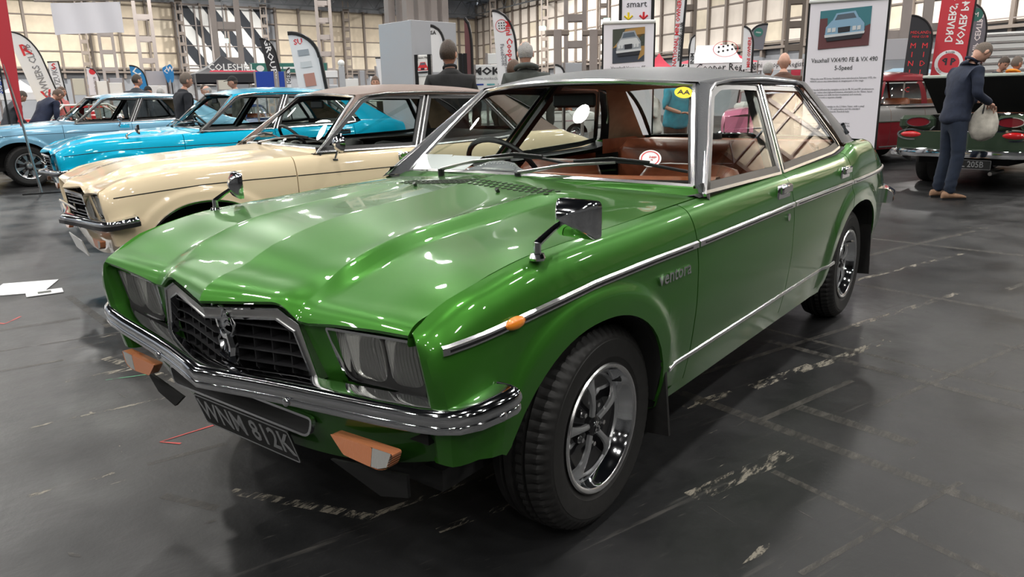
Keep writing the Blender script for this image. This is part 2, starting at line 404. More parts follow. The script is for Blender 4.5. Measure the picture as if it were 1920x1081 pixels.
def tyre_and_wheel(root, r=.312, wd=.19, rim=.188, lug=True, style='sport', tyre='tyre', wm='silver'):
    """wheel parts about the origin; outer face looks along -y"""
    h = wd / 2; n = 192 if lug else 56
    prof = [(rim - .006, -h + .012), (rim + .012, -h + .004), (rim + .022, -h - .001), (rim + .024, -h - .0025), (rim + .045, -h - .006), (r - .048, -h - .007), (r - .046, -h - .0055), (r - .038, -h - .004), (r - .022, -h + .006), (r - .008, -h + .022)]
    prof += [(r - .004, -h + .04), (r, -h + .052), (r - .012, -h + .056), (r - .012, -h + .062), (r, -h + .066), (r + .001, -h + .084), (r - .012, -h + .088), (r - .012, h - .088 if h > .09 else 0), (r + .001, h - .084 if h > .09 else .002)]
    prof += [(r, h - .066), (r - .012, h - .062), (r - .012, h - .056), (r, h - .052), (r - .004, h - .04), (r - .008, h - .022), (r - .04, h), (rim, h - .01)]
    def rf(k, q, rr):
        if not lug: return rr
        if k in (7, 8, 9, 10) and q % 3 == 0: return rr - (.001 if k == 7 else .006)
        if k in (14, 15) and q % 3 == 1: return rr - .005
        return rr
    B().lathe(prof, n=n, rf=rf).build('tyre', 'rubber', root, 25)
    # rim
    rm = B().lathe([(rim - .008, -h + .012), (rim + .004, -h + .006), (rim + .007, -h - .001), (rim + .003, -h - .006), (rim - .005, -h - .005), (rim - .010, -h + .0)], n=64).build('rim', 'bright_trim', root, 50)
    B().lathe([(rim - .009, -h - .001), (rim - .013, -h + .008), (rim - .020, -h + .018), (rim - .029, -h + .034), (rim - .034, -h + .046)], n=64).build('rim_well', 'chrome', rm, 50)
    dz = -h + (.044 if style == 'sport' else .058)
    if style == 'sport':
        B().lathe([(rim - .03, dz + .002), (rim - .045, dz + .004), (.11, dz + .014), (.075, dz + .012), (.045, dz - .002), (.001, dz - .002)], n=48).build('wheel_disc', 'gloss_black', root, 40)
        for k in range(5):
            a = PI / 2 + .12 + k * 2 * PI / 5
            rad = Vector((math.cos(a), 0, math.sin(a))); tan = Vector((-math.sin(a), 0, math.cos(a))); out = Vector((0, -1, 0)); b = B(); rows = []
            for rr, hw, o in ((.030, .0085, .014), (.07, .0080, .019), (.105, .0110, .018), (.128, .0165, .013), (.145, .028, .006), (.158, .046, -.001)):
                c = rad * rr; y = Vector((0, dz, 0)) + out * o
                rows.append([c + tan * hw + y - out * .010, c + tan * hw + y, c + tan * hw * .3 + y + out * .004, c - tan * hw * .3 + y + out * .004, c - tan * hw + y, c - tan * hw + y - out * .010])
            b.grid(rows).build('spoke', wm, root, 50)
        B().lathe([(rim - .022, dz + .004), (rim - .024, dz - .004), (rim - .036, dz - .003), (rim - .04, dz + .006)], n=48).build('spoke_ring', wm, root, 50)
        cap = B().lathe([(.001, dz - .022), (.022, dz - .021), (.030, dz - .016), (.033, dz - .004), (.033, dz + .012)], n=24).build('centre_cap', 'gloss_black', root)
        griffin(.018, Vector((0, dz - .0235, 0)), Vector((1, 0, 0)), Vector((0, 0, 1)), .002).build('cap_emblem', 'chrome', cap)
        for k in range(5):
            a = PI / 2 + .12 + (k + .5) * 2 * PI / 5; c = Vector((math.cos(a) * .062, dz, math.sin(a) * .062))
            B().cyl(c + Vector((0, .02, 0)), c + Vector((0, .0, 0)), .014, 12, .012).build('nut_seat', 'gloss_black', root); B().cyl(c + Vector((0, .01, 0)), c + Vector((0, -.012, 0)), .0085, 6, .0075).build('wheel_nut', 'bright_trim', root)
        B().cyl((.12, dz + .01, .10), (.128, dz - .03, .105), .005, 8).build('valve', 'black', root)
    elif style == 'slots':
        B().lathe([(rim - .03, dz + .01), (.13, dz - .01), (.08, dz + .01), (.05, dz - .005), (.001, dz - .005)], n=32).build('wheel_disc', 'gloss_black', root, 40)
        for k in range(8):
            a = k * PI / 4 + .3; b = B(); rad = Vector((math.cos(a), 0, math.sin(a))); tan = Vector((-math.sin(a), 0, math.cos(a)))
            P0 = [rad * .07 + tan * .008, rad * .155 + tan * .026, rad * .155 - tan * .026, rad * .07 - tan * .008]
            b.prism([p + Vector((0, dz - .018, 0)) for p in P0], (0, .012, 0)).build('spoke', 'satin', root, 30)
        B().lathe([(.001, dz - .03), (.03, dz - .028), (.045, dz - .015), (.05, dz)], n=20).build('centre_cap', 'satin', root)
    else:  # steel disc with bright hub cap
        B().lathe([(rim - .03, dz + .01), (.14, dz - .004), (.11, dz + .01), (.1, dz)], n=32).build('wheel_disc', wm, root, 40)
        B().lathe([(.001, dz - .04), (.05, dz - .036), (.09, dz - .02), (.112, dz)], n=28).build('hub_cap', 'chrome', root)
        if style == 'whitewall':
            B().lathe([(rim + .012, -h - .002), (rim + .05, -h - .0075), (rim + .052, -h - .004)], n=48).build('white_wall', 'white', root)
def griffin(s, o, X, Y, t):
    """small winged beast badge, side view, standing on a foot line"""
    Z = X.cross(Y); b = B()
    def q(pts, r=.07): b.tube([o + X * (x * s) + Y * (y * s) for x, y in pts], [r * s * k for k in ([.7] + [1] * (len(pts) - 2) + [.45])], 6)
    q([(-.75, .95), (-.6, .62), (-.35, .48), (-.2, .15), (-.28, -.3), (-.42, -.72)], .16)      # neck, chest, foreleg
    q([(-.6, .62), (-.85, .5), (-.9, .3)], .12)                                                 # beak
    for k in range(6):                                                                         # wing feathers
        a = .3 + k * .26; q([(-.28, .1), (-.22 + .62 * math.cos(a) + .1, .16 + .75 * math.sin(a)), (-.1 + .8 * math.cos(a), .12 + .84 * math.sin(a))], .09)
    q([(-.2, .05), (.2, -.08), (.55, -.05), (.72, -.4), (.6, -.75), (.85, -.95)], .17)         # body, hind leg
    q([(.5, -.1), (.85, .1), (.95, .45), (.75, .62)], .08)                                      # tail
    q([(-.65, -.95), (-.2, -.98), (.4, -.98), (.95, -.97)], .07)                               # foot bar
    q([(-.1, -.2), (.05, -.5), (-.05, -.75), (.2, -.8)], .08)
    return b
def glass_quad(P4, nu=8, nv=6, bow=0.0, axis=(0, 0, 0)):
    """P4: function (u,v)->point"""
    return B().grid([[P4(u / nu, v / nv) for u in range(nu + 1)] for v in range(nv + 1)])

def plate(parent, text, c, w, h, xd, yd, bg='matt_black', fg='silver', border=True):
    X = Vector(xd).normalized(); Y = Vector(yd).normalized(); Z = X.cross(Y); c = Vector(c)
    m = Matrix((X, Y, Z)).transposed()
    p = B().box(c, (w, h, .006), rot=m, bev=.002).build('number_plate', bg, parent)
    if border:
        b = B(); pos = lambda q, d: c + X * q[0] + Y * q[1] + Z * (.003 + d)
        o = rounded([(-w / 2, -h / 2), (w / 2, -h / 2), (w / 2, h / 2), (-w / 2, h / 2)], .012, 3)
        ring(b, o, inset(o, .004), pos, .001).build('plate_border', fg, p)
    text_at(text, c, X, Y, h * .92, fg, p, 'plate_lettering', off=.0035, sx=.86, bold=.0012)
    return p

def build_fe(root, o):
    """four-door saloon; o = options"""
    P = FE; pm = o['paint']; roofm = o['roof']; d0, d1, d2 = P['door']; detail = o.get('detail', True)
    # ---- front wings with the wrap-around nose corner
    def cap(R, s):
        out = []
        pl = [((-.612, .716), (-.600, .712), .748), ((-.650, .719), (-.640, .706), .755), ((-.668, .728), (-.652, .704), .757), ((-.678, .744), (-.650, .704), .759), ((-.676, .764), (-.640, .704), .764),
              ((-.660, .782), (-.624, .705), .773), ((-.634, .793), (-.605, .707), .786), ((-.60, .801), (-.580, .712), .800), ((-.565, .806), (-.555, .718), .812)]
        for i, (po_, pi_, z1) in enumerate(pl):
            z0 = .44; row = []
            for tt in tz(26):
                z = z0 + (z1 - z0) * tt; d = z1 - z
                k = interp([(0, .085), (.012, .060), (.03, .042), (.06, .024), (.11, .008), (.18, 0)], d) / .085
                lo = interp([(.2, .075), (.32, .038), (.45, .014), (.62, 0), (.8, 0)], z)
                xx = po_[0] + (pi_[0] - po_[0]) * k - .2 * (z - .73) * (1 if i < 5 else .8 - .18 * (i - 5)); yy = po_[1] + (pi_[1] - po_[1]) * k - lo
                row.append((xx, s * yy, z))
            out.append(row)
        return out
    for s in (-1, 1):
        side_panel(P, -.525, d0 - .003, s, cap=cap).build('front_wing', pm, root, 28)
        side_panel(P, d0 + .003, d1 - .003, s).build('front_door_skin', pm, root, 28)
        side_panel(P, d1 + .003, d2 - .003, s).build('rear_door_skin', pm, root, 28)
        side_panel(P, d2 + .003, P['rear'], s).build('rear_wing', pm, root, 28)
        inner = side_panel(P, -.50, 3.38, s, off=-.03, ret=0, rows=8); inner.v = [(x, y, z - .03 * sst(.6, .8, z)) for x, y, z in inner.v]; inner.build('light_block_shell', 'matt_black', root)  # black shell added behind the skins to block light through panel gaps
        # wheel housings
        for k, (cx, cz, a, b_, p) in enumerate(P['arches']):
            bb = B(); rows = []
            for yo in (.0, .05, .30):
                row = []
                for i in range(25):
                    u = -1 + 2 * i / 24; u = math.copysign(abs(u) ** .7, u); x = cx + u * (a + .0)
                    z = max(cz + b_ * max(0, 1 - abs(u) ** p) ** (1 / p), botz(P, x)) if abs(u) < .999 else lin(P['bot'], x)
                    row.append((x, s * (ysurf(P, x, z) - .004 - yo), z + .002))
                rows.append(row)
            bb.grid(rows)
            i0 = len(bb.v); back = [(x, y, z) for x, y, z in rows[2]]
            bb.poly(back + [(back[-1][0], back[-1][1], .3), (back[0][0], back[0][1], .3)])
            bb.build('wheel_housing', 'matt_black', root)
        # sill
        b = B(); xs = frange(d0 - .2, 2.1, 30)
        b.grid([[(x, s * (ysurf(P, x, .31) - .0), .31), (x, s * (ysurf(P, x, .29) - .004), .27), (x, s * (.79 - .06), .235), (x, s * .60, .235)] for x in xs]).build('sill', pm, root)
        xs = frange(.33, 2.2, 30)
        B().strip([(x, s * (ysurf(P, x, P['sill_z']) + .001), P['sill_z'] + .004 * x) for x in xs], (0, s, 0), .018, .006).build('sill_strip', 'bright_trim', root)
        # waist strip: three pieces, chrome edges with a dark insert
        if o.get('strip', True):
            for xa, xb in ((-.625, d0 - .006), (d0 + .006, d1 - .006), (d1 + .006, d2 - .006), (d2 + .006, P['rear'] - .005)):
                xs = frange(xa, xb, 24); path = [(x, s * (ysurf(P, x, lin(P['strip_z'], x)) + .0015), lin(P['strip_z'], x)) for x in xs]
                if xa < -.6: path = [(path[0][0] - .012, path[0][1] - s * .006, path[0][2] - .001)] + path
                m = B().strip(path, (0, s, 0), .026, .008).build('waist_strip', 'bright_trim', root)
                B().strip([(p[0], p[1] + s * .0072, p[2]) for p in path[1:-1]] , (0, s, 0), .010, .002).build('strip_insert', 'black', m)
        else:
            for xa, xb in ((-.60, d0 - .006), (d0 + .006, d1 - .006), (d1 + .006, d2 - .006), (d2 + .006, P['rear'] - .005)):
                xs = frange(xa, xb, 24)
                B().strip([(x, s * (ysurf(P, x, lin(P['strip_z'], x)) + .0005), lin(P['strip_z'], x)) for x in xs], (0, s, 0), .007, .0012).build('coach_line', 'black', root)
        if o.get('arch_trim'):
            cx, cz, a, b_, p = P['arches'][0]
            pts = []
            for i in range(33):
                t = PI * i / 32; u = -math.cos(t); x = cx + a * u * .998; z = max(cz + b_ * (1 - abs(u * .998) ** p) ** (1 / p), botz(P, x)); pts.append((x, s * (ysurf(P, x, z) + .002), z))
            B().tube(pts, .009, 6).build('arch_trim', 'chrome', root)
    # ---- bonnet
    FK = [(0, -.744, .744), (.13, -.709, .754), (.245, -.684, .765), (.275, -.681, .760), (.325, -.676, .728), (.36, -.674, .726), (.45, -.672, .738), (.60, -.669, .750), (.80, -.662, .757)]
    xf = lambda y: lin([(a, b_) for a, b_, c in FK], abs(y)); zf = lambda y: lin([(a, c) for a, b_, c in FK], abs(y))
    def xr(y): return .54 + .15 * (y / .75) ** 2
    def hz(x, y):
        a = abs(y); ye = interp(P['W'], x) - .091
        zt = interp(P['Zt'], max(x, -.6)); cr = lerp_(.004, .042, (x + .6) / 1.15)
        z = zt + cr * (1 - (a / max(ye, .3)) ** 2.0)
        fade = sst(.60, .38, -x + 0) if x < -.38 else 1; fade = 1 - sst(.42, .66, -x); back = 1 - sst(.25, .55, x)
        z += .020 * max(0, 1 - a / .36) * (.55 + .45 * (1 - sst(.45, .70, -x)))      # centre crease
        w_ = .455 * ye; t = a - w_; f = (1 - sst(.50, .665, -x)) * back
        z += (.013 * math.exp(t / .06) if t < 0 else .013 - .025 * sst(0, .075, t)) * f * (1 if t < .1 else 1 - sst(.1, .34, t))
        return z
    g = [(0, 0), (.012, .28), (.03, .50), (.06, .70), (.10, .84), (.16, .94), (.24, 1.0)]
    ys = sorted(set([round(v, 4) for v in frange(0, 1, 44)] + [.004, .012, .43, .443, .450, .455, .460, .468, .48, .50, .52, .54, .56, .59]))
    ys = [-v for v in reversed(ys) if v > 0] + ys
    rows = []
    for st in [0, .004, .010, .02, .032, .045, .06, .08, .10, .13, .16, .2, .24] + frange(.29, 1.0, 26):
        row = []
        for v in ys:
            y0 = v * .70; x0, x1 = xf(y0), xr(v * .755)
            x = x0 + (st if st <= .24 else .24 + (st - .24) / .76 * (x1 - x0 - .24))
            ye = interp(P['W'], x) - .089 if x > -.52 else interp([(-.7, .699), (-.64, .700), (-.60, .705), (-.56, .714), (-.52, interp(P['W'], -.52) - .089)], x)
            ye = min(ye, .755) if x > -.3 else ye
            y = v * ye; z1 = hz(x, y); z = zf(y0) + (z1 - zf(y0)) * interp(g, x - x0)
            row.append((x, y, z))
        rows.append(row)
    rows = [[(p[0] + .03, p[1], p[2] - .012) for p in rows[0]], [(p[0] + .004, p[1], p[2] - .008) for p in rows[0]]] + rows + [[(p[0] + .002, p[1], p[2] - .02) for p in rows[-1]]]
    rows = [[(r[0][0], r[0][1] + .004, r[0][2] - .02)] + r + [(r[-1][0], r[-1][1] - .004, r[-1][2] - .02)] for r in rows]
    bonnet = B().grid(rows).build('bonnet', pm, root, 50)
    hole = B()
    if detail:
        for k in range(23):                                          # air vents pressed in the bonnet
            for j in range(3):
                x = .34 + j * .035; y = -.36 + k * .026 + (j % 2) * .013
                hole.box((x, y, hz(x, y) + .0008), (.022, .010, .002))
                x2, y2 = x, -y
                if y < -.02: hole.box((x2, y2, hz(x2, y2) + .0008), (.022, .010, .002))
        v = hole.build('vent_mesh', 'matt_black', bonnet, 0); v['kind'] = 'stuff'
        for s in (-1, 1): B().cyl((.28, s * .2, hz(.28, s * .2)), (.27, s * .2, hz(.28, s * .2) + .012), .007, 8).build('washer_jet', 'black', bonnet)
    # scuttle between bonnet and screen
    sb = lambda t: (.585 + .172 * t * t, .706 * t, .957 - .027 * t * t)          # screen base
    stp = lambda t: (1.0 + .12 * t * t, .531 * t, 1.312 - .026 * t * t)         # screen top
    ts = frange(-1, 1, 24)
    B().grid([[(xr(.75 * t) + .006, .752 * t, hz(xr(.75 * t), .75 * t) - .006) for t in ts], [(sb(t)[0] - .006, sb(t)[1] * 1.05, sb(t)[2] - .004) for t in ts], [(sb(t)[0] + .06, sb(t)[1] * 1.03, sb(t)[2] - .035) for t in ts]]).build('scuttle', pm, root)
    # ---- front panel around the lamps
    xb = lambda y: lin([(0, -.690), (.25, -.664), (.345, -.662), (.40, -.648), (.71, -.622), (.74, -.618)], abs(y))
    X = lambda y, z: xb(y) - .2 * (z - .73)
    b = B()
    for s in (-1, 1):
        b.grid([[(X(y, z), s * y, z) for y in (.32, .35, .375, .405, .425)] for z in frange(.45, .745, 6)])
        b.grid([[(X(y, z) + (.03 if z > .73 else 0), s * y, z) for y in frange(.405, .716, 6)] for z in (.724, .732, .76)])
        b.grid([[(X(y, z) - .012 * (z < .55), s * y, z) for y in frange(.405, .722, 6)] for z in (.45, .52, .56, .572)])
    ab = lambda y: .325 + .115 * (abs(y) / .79) ** 2.5
    yy = frange(-.79, .79, 30)
    ax = lambda y: -.665 + .10 * (abs(y) / .79) ** 3
    b.grid([[(ax(y) - .02 + (.075 - 0) * (1 - t) ** 1.3, y, ab(y) + (.53 - ab(y)) * t) for y in yy] for t in frange(0, 1, 6)])
    b.grid([[(-.66, y, z) for y in frange(-.34, .34, 4)] for z in (.47, .545)])
    b.build('front_panel', pm, root, 40)
    if detail:
        # lower air intake with bright surround
        for s in (-1, 1):
            pass
        o2 = rounded([(-.33, .415), (.33, .415), (.35, .475), (-.35, .475)], .025, 4)
        pos = lambda q, d: (-.672 - d + .10 * (abs(q[0]) / .79) ** 3, q[0], q[1] + .0)
        it = ring(B(), o2, inset(o2, .007), pos, .012).build('intake_surround', 'chrome', root)
        B().poly([pos(q, .004) for q in inset(o2, .006)]).build('intake_grille', 'matt_black', it)
        for s in (-1, 1):
            B().prism([(-.64, s * .36, .35), (-.62, s * .62, .375), (-.60, s * .60, .30), (-.60, s * .50, .272)], (.01, 0, 0)).build('chin_spoiler', 'matt_black', root)
    # ---- lamps
    for s in (-1, 1):
        quad = [(.398, .718), (.712, .729), (.704, .580), (.428, .574)]
        posq = lambda q, d: (X(q[0], q[1]) - d, s * q[0], q[1])
        oq = rounded(quad, [.012, .03, .012, .04], 4)
        bz = ring(B(), oq, inset(oq, .007), posq, .008).build('lamp_bezel', 'chrome', root)
        oi = inset(oq, .006)
        B().grid([[posq(q, 0) for q in oi] + [posq(oi[0], 0)], [posq(q, -.045) for q in oi] + [posq(oi[0], -.045)]]).poly([posq(q, -.045) for q in oi]).build('lamp_tray', 'black', bz)
        units = [[(.450, .716), (.572, .722), (.569, .592), (.457, .590)], [(.582, .722), (.703, .726), (.697, .592), (.580, .590)]]
        for un_ in units:
            ou = rounded(un_, [.02, .02, .035, .035], 5)
            cy = sum(q[0] for q in un_) / 4; cz = sum(q[1] for q in un_) / 4
            sc = lambda q, k: (cy + (q[0] - cy) * k, cz + (q[1] - cz) * k)
            hl = B().grid([[posq(sc(q, k), d) for q in ou + [ou[0]]] for k, d in ((1, -.04), (1.0, -.004), (.97, .001), (.92, .001))]).build('headlamp', 'satin', bz, 30)
            B().grid([[posq(sc(q, k), d) for q in ou + [ou[0]]] for k, d in ((.93, -.001), (.7, -.02), (.4, -.035), (.1, -.04), (.01, -.04))]).build('lamp_bowl', 'reflector', bz, 60)
            B().grid([[posq(sc(q, k), d) for q in ou + [ou[0]]] for k, d in ((.95, .001), (.8, .008), (.5, .013), (.2, .015), (.01, .015))]).build('lamp_lens', 'lens_glass', bz, 60)
        B().grid([[posq(((.404 + .030 * v) * (1 - u) + (.449 + .007 * v) * u, .711 - .130 * v), -.004 - .012 * math.sin(PI * u)) for u in frange(0, 1, 5)] for v in frange(0, 1, 6)]).build('lamp_filler', 'lens_solid', bz, 60)
        B().grid([[posq(((.378 + .325 * u), .585 - .0 * v), -.002 - .03 * v) for u in frange(.12, 1, 5)] for v in (0, 1)]).build('lamp_sill', 'seal', bz, 60)
        # indicator below the bumper
        ip = [(.425, .462), (.645, .468), (.625, .425), (.59, .412), (.47, .418)]
        po = lambda q, d: (-.655 - d + .02 * (q[0] - .4), s * q[0], q[1] - .005)
        B().grid([[po(q, d) for q in rounded(ip, .012, 3) + [rounded(ip, .012, 3)[0]]] for d in (0, .03)]).poly([po(q, .03) for q in rounded([(.425, .462), (.575, .466), (.565, .413), (.47, .418)], .006, 2)]).build('indicator', 'orange_ribbed', root)
        B().prism([po(q, .0305) for q in ((.576, .465), (.637, .467), (.62, .428), (.59, .416), (.567, .415))], (.01, 0, 0)).build('sidelight_lens', 'lens_solid', root, 20)
    # ---- grille
    if o.get('grille') == 'eggcrate':
        half = [(.362, .572), (.322, .716), (.252, .747), (0, .726)]
        gx = lambda y, z: lin([(0, -.723), (.252, -.661), (.338, -.656), (.40, -.655)], abs(y)) - .1 * (z - .73)
        outl = [(a, b_) for a, b_ in half] + [(-a, b_) for a, b_ in reversed(half[:-1])]
        inl = [(.340, .572), (.299, .694), (.240, .719), (0, .700)]; inl = inl + [(-a, b_) for a, b_ in reversed(inl[:-1])]
        in2 = [(.334, .572), (.294, .690), (.237, .714), (0, .695)]; in2 = in2 + [(-a, b_) for a, b_ in reversed(in2[:-1])]
        sr = B().grid([[(gx(*q) + .02, q[0], q[1]) for q in outl], [(gx(*q) - .012, q[0], q[1]) for q in outl], [(gx(*q) - .012, q[0], q[1]) for q in inl]]).build('grille_surround', 'satin', root, 20)
        B().grid([[(gx(*q) - .012, q[0], q[1]) for q in inl], [(gx(*q) - .016, q[0], q[1]) for q in inl], [(gx(*q) - .016, q[0], q[1]) for q in in2], [(gx(*q) + .01, q[0], q[1]) for q in in2]]).build('surround_edge', 'chrome', sr, 20)
        B().grid([[(gx(*q) - .0125, q[0], q[1]) for q in outl], [(gx(*q) - .016, q[0], q[1]) for q in outl], [(gx(*q) - .0135, q[0], q[1] ) for q in inset(outl + [(0, .5)], .005)[:-1]]]).build('surround_edge', 'chrome', sr, 20)
        def zt_in(y): return lin([(0, .700), (.240, .719), (.299, .694), (.340, .572)], abs(y))
        def ymax(z): return lin([(.52, .350), (.572, .338), (.694, .297), (.719, .235)], z)
        B().grid([[(gx(y, .6) + .065, y, z) for y in frange(-.36, .36, 12)] for z in (.52, .75)]).build('grille_back', 'matt_black', sr)
        for z in (.545, .580, .615, .650, .685):
            ym = ymax(z + .004) ; yy2 = frange(-ym, ym, 16)
            B().grid([[(gx(y, z) + a, y, z + c) for y in yy2] for a, c in ((.055, -.003), (.004, -.002), (.004, .002), (.055, .003))]).build('grille_bar', 'grille_black', sr, 20)
        for k in range(-5, 6):
            y = k * .059
            B().box((gx(y, .6) + .034, y, (.525 + zt_in(y)) / 2), (.045, .004, zt_in(y) - .525)).build('grille_divider', 'grille_black', sr, 20)
        e = griffin(.076, Vector((gx(-.055, .65) - .012, -.055, .662)), Vector((-.20, -1, 0)).normalized(), Vector((0, 0, 1)), .004).build('griffin_emblem', 'chrome', root)
    else:
        half = [(.372, .572), (.345, .722), (0, .735)]
        gx = lambda y, z: lin([(0, -.722), (.40, -.672)], abs(y)) - .1 * (z - .73)
        outl = half + [(-a, b_) for a, b_ in reversed(half[:-1])]
        inl = [(.35, .572), (.325, .703), (0, .714)]; inl = inl + [(-a, b_) for a, b_ in reversed(inl[:-1])]
        sr = B().grid([[(gx(*q) + .02, q[0], q[1]) for q in outl], [(gx(*q) - .014, q[0], q[1]) for q in outl], [(gx(*q) - .014, q[0], q[1]) for q in inl], [(gx(*q) + .02, q[0], q[1]) for q in inl]]).build('grille_surround', 'chrome', root, 20)
        B().grid([[(gx(y, .6) + .05, y, z) for y in frange(-.36, .36, 12)] for z in (.52, .74)]).build('grille_back', 'matt_black', sr)
        for k, z in enumerate((.545, .567, .589, .611, .651, .673, .695)):
            ym = lin([(.572, .345), (.706, .32)], z)
            B().grid([[(gx(y, z) + a, y, z + c) for y in frange(-ym, ym, 8)] for a, c in ((.04, -.005), (-.004, -.004), (-.004, .004), (.04, .005))]).build('grille_bar', 'gloss_black', sr, 20)
        B().box((gx(0, .63) - .016, 0, .631), (.012, .64, .016), bev=.003).build('grille_badge_bar', 'chrome', sr)
    # ---- front bumper
    bp = []
    side = [(-.772, 0, .546), (-.752, .09, .546), (-.724, .22, .547), (-.704, .34, .549), (-.690, .45, .552), (-.674, .60, .558), (-.660, .71, .564), (-.648, .765, .568), (-.628, .808, .573), (-.595, .838, .580), (-.55, .857, .588), (-.51, .866, .594), (-.498, .862, .596)]
    bp = [(x, -y, z) for x, y, z in reversed(side)] + side[1:]
    prof = [(-.002, -.034), (.010, -.033), (.0115, -.031), (.0115, -.018), (.009, -.015), (.012, -.010), (.0145, -.002), (.0135, .007), (.009, .015), (.002, .021), (-.010, .026), (-.045, .030), (-.05, .024), (-.03, -.028)]
    bm_ = 'chrome'
    bumper = B().sweep(list(reversed(bp)), [(a, c) for a, c in prof]).build('front_bumper', bm_, root, 40)
    for s in (-1, 1):
        for (x, y, z) in ((-.722, .31, .524), (-.55, .866, .566)):
            B().ball((x - (.0 if y > .5 else .0), s * y, z), (.006 if y < .5 else .012, .012 if y < .5 else .006, .012)).build('bumper_bolt', 'chrome', bumper)
    if not o.get('strip', True):
        B().sweep(list(reversed(bp)), [(.0125, -.034), (.022, -.030), (.022, -.006), (.0115, -.003)]).build('bumper_rubber', 'black', bumper)
    rb = [(3.30, .862, .63), (3.42, .85, .635), (3.50, .80, .64), (3.535, .70, .64), (3.55, .4, .64), (3.555, 0, .64)]
    rb = [(x, -y, z) for x, y, z in rb] + [(x, y, z) for x, y, z in reversed(rb[:-1])]
    B().sweep(rb, [(.0, -.045), (.014, -.04), (.012, -.018), (.020, .0), (.012, .02), (-.02, .042), (-.06, .042), (-.05, -.045)]).build('rear_bumper', 'chrome', root, 40)
    # ---- boot lid, rear panel
    ys2 = frange(-1, 1, 16)
    def dk(x, t):
        ye = interp(P['W'], x) - .087; return (x, t * ye, interp(P['Zt'], x) + .022 * (1 - t * t))
    B().grid([[dk(x, t) for t in ys2] for x in frange(2.98, 3.44, 12)] + [[(3.455, t * .70, .80 + .015 * (1 - t * t)) for t in ys2]]).build('boot_lid', pm, root, 40)
    B().grid([[(3.44 + .02 * (1 - t * t), t * .735, z) for t in ys2] for z in (.42, .62, .82)]).build('rear_panel', pm, root, 40)
    for s in (-1, 1):
        B().box((3.475, s * .60, .75), (.02, .25, .10), bev=.01).build('tail_lamp', 'red_lens', root)
    # ---- windscreen
    def wsf(u, v):
        t = 2 * u - 1; a, c = Vector(sb(t)), Vector(stp(t)); p = a.lerp(c, v); return p + Vector((-.35, 0, .25)) * (.05 * v * (1 - v))
    ws = B().grid([[wsf(u, v) for u in frange(0, 1, 20)] for v in frange(0, 1, 10)]).build('windscreen', 'glass', root, 60)
    edge = [wsf(u, 0) for u in frange(0, 1, 20)] + [wsf(1, v) for v in frange(0, 1, 8)[1:]] + [wsf(u, 1) for u in reversed(frange(0, 1, 20)[:-1])] + [wsf(0, v) for v in reversed(frange(0, 1, 8)[:-1])]
    nrm = Vector((-.62, 0, .78))
    B().strip(edge, nrm, .022, .008).build('screen_trim', 'bright_trim', ws)
    cen = Vector((.85, 0, 1.13))
    e2 = [p + (cen - p).normalized() * .015 + nrm * .001 for p in edge]
    B().strip(e2, nrm, .009, .003).build('screen_seal', 'seal', ws)
    # ---- roof
    ze = lambda x: interp([(1.05, 1.289), (1.15, 1.302), (1.35, 1.319), (1.72, 1.327), (2.2, 1.318), (2.45, 1.296), (2.6, 1.27)], x)
    yh = lambda x: interp([(1.05, .540), (1.3, .565), (1.75, .578), (2.2, .572), (2.5, .555)], x)
    xh = lambda t: 1.005 + .115 * t * t; xrh = lambda t: 2.56 - .09 * t * t
    rows = []
    tr = [math.sin(PI / 2 * v) for v in frange(-1, 1, 26)]
    for s_ in frange(0, 1, 30):
        row = []
        for t in tr:
            x = xh(t) + (xrh(t) - xh(t)) * s_; cr = interp([(0, .026), (.15, .047), (.45, .058), (.8, .045), (1, .03)], s_)
            row.append((x, t * yh(x), ze(x) + cr * (1 - abs(t) ** 2.4)))
        a, c = row[0], row[-1]
        row = [(a[0], a[1] - .012, a[2] - .03), (a[0], a[1] - .008, a[2] - .012)] + row + [(c[0], c[1] + .008, c[2] - .012), (c[0], c[1] + .012, c[2] - .03)]
        rows.append(row)
    roof = B().grid(rows).build('roof', roofm, root, 60)
    B().grid([[(p[0], p[1], p[2] - .025) for p in r[3:-3]] for r in rows[1:-1]]).build('headlining', 'tan' if o.get('tanlin') else 'headlining', root, 60)
    for s in (-1, 1):
        path = [(.675, s * .786, .915), (.90, s * .697, 1.09), (1.12, s * .598, 1.262), (1.19, s * .588, 1.29), (1.35, s * .585, 1.306), (1.72, s * .590, 1.314), (2.2, s * .585, 1.303), (2.34, s * .593, 1.270), (2.50, s * .668, 1.13), (2.57, s * .735, 1.0)]
        rails = []
        for i in range(len(path) - 1):
            for k in range(3): rails.append(Vector(path[i]).lerp(Vector(path[i + 1]), k / 3))
        rails.append(Vector(path[-1]))
        B().tube(rails[:-2], .007, 6).build('gutter_trim', 'bright_trim', roof)
        # A pillar skin (covered like the roof)
        def pl(v, w_):
            a = Vector((.757 + .363 * v, .715 - .175 * v, .925 + .362 * v)); c = Vector((.668 + .468 * v, .785 - .19 * v, .918 + .355 * v))
            m = Vector((-.2, .6, .3)).normalized()
            p = a.lerp(c, w_) + m * .012 * math.sin(PI * w_); return (p.x, s * p.y, p.z)
        B().grid([[pl(v, w_) for w_ in frange(0, 1, 5)] for v in frange(-.03, 1.03, 8)]).build('screen_pillar', roofm, root, 60)
        # C pillar skin
        def pc(u, v):
            f = Vector((2.535 - .30 * v, .740 - .155 * v, .985 + .325 * v)); r = Vector((3.02 - .56 * v, .690 - .128 * v, .975 + .325 * v))
            f.x += .03 * math.sin(PI * v)
            p = f.lerp(r, u); k = math.sin(PI / 2 * (1 - u)) if u > .5 else 1
            p.y += .022 * math.sin(PI * min(1, u + .15)) * (1 - .3 * v); p.z -= 0.0; return (p.x, s * p.y, p.z)
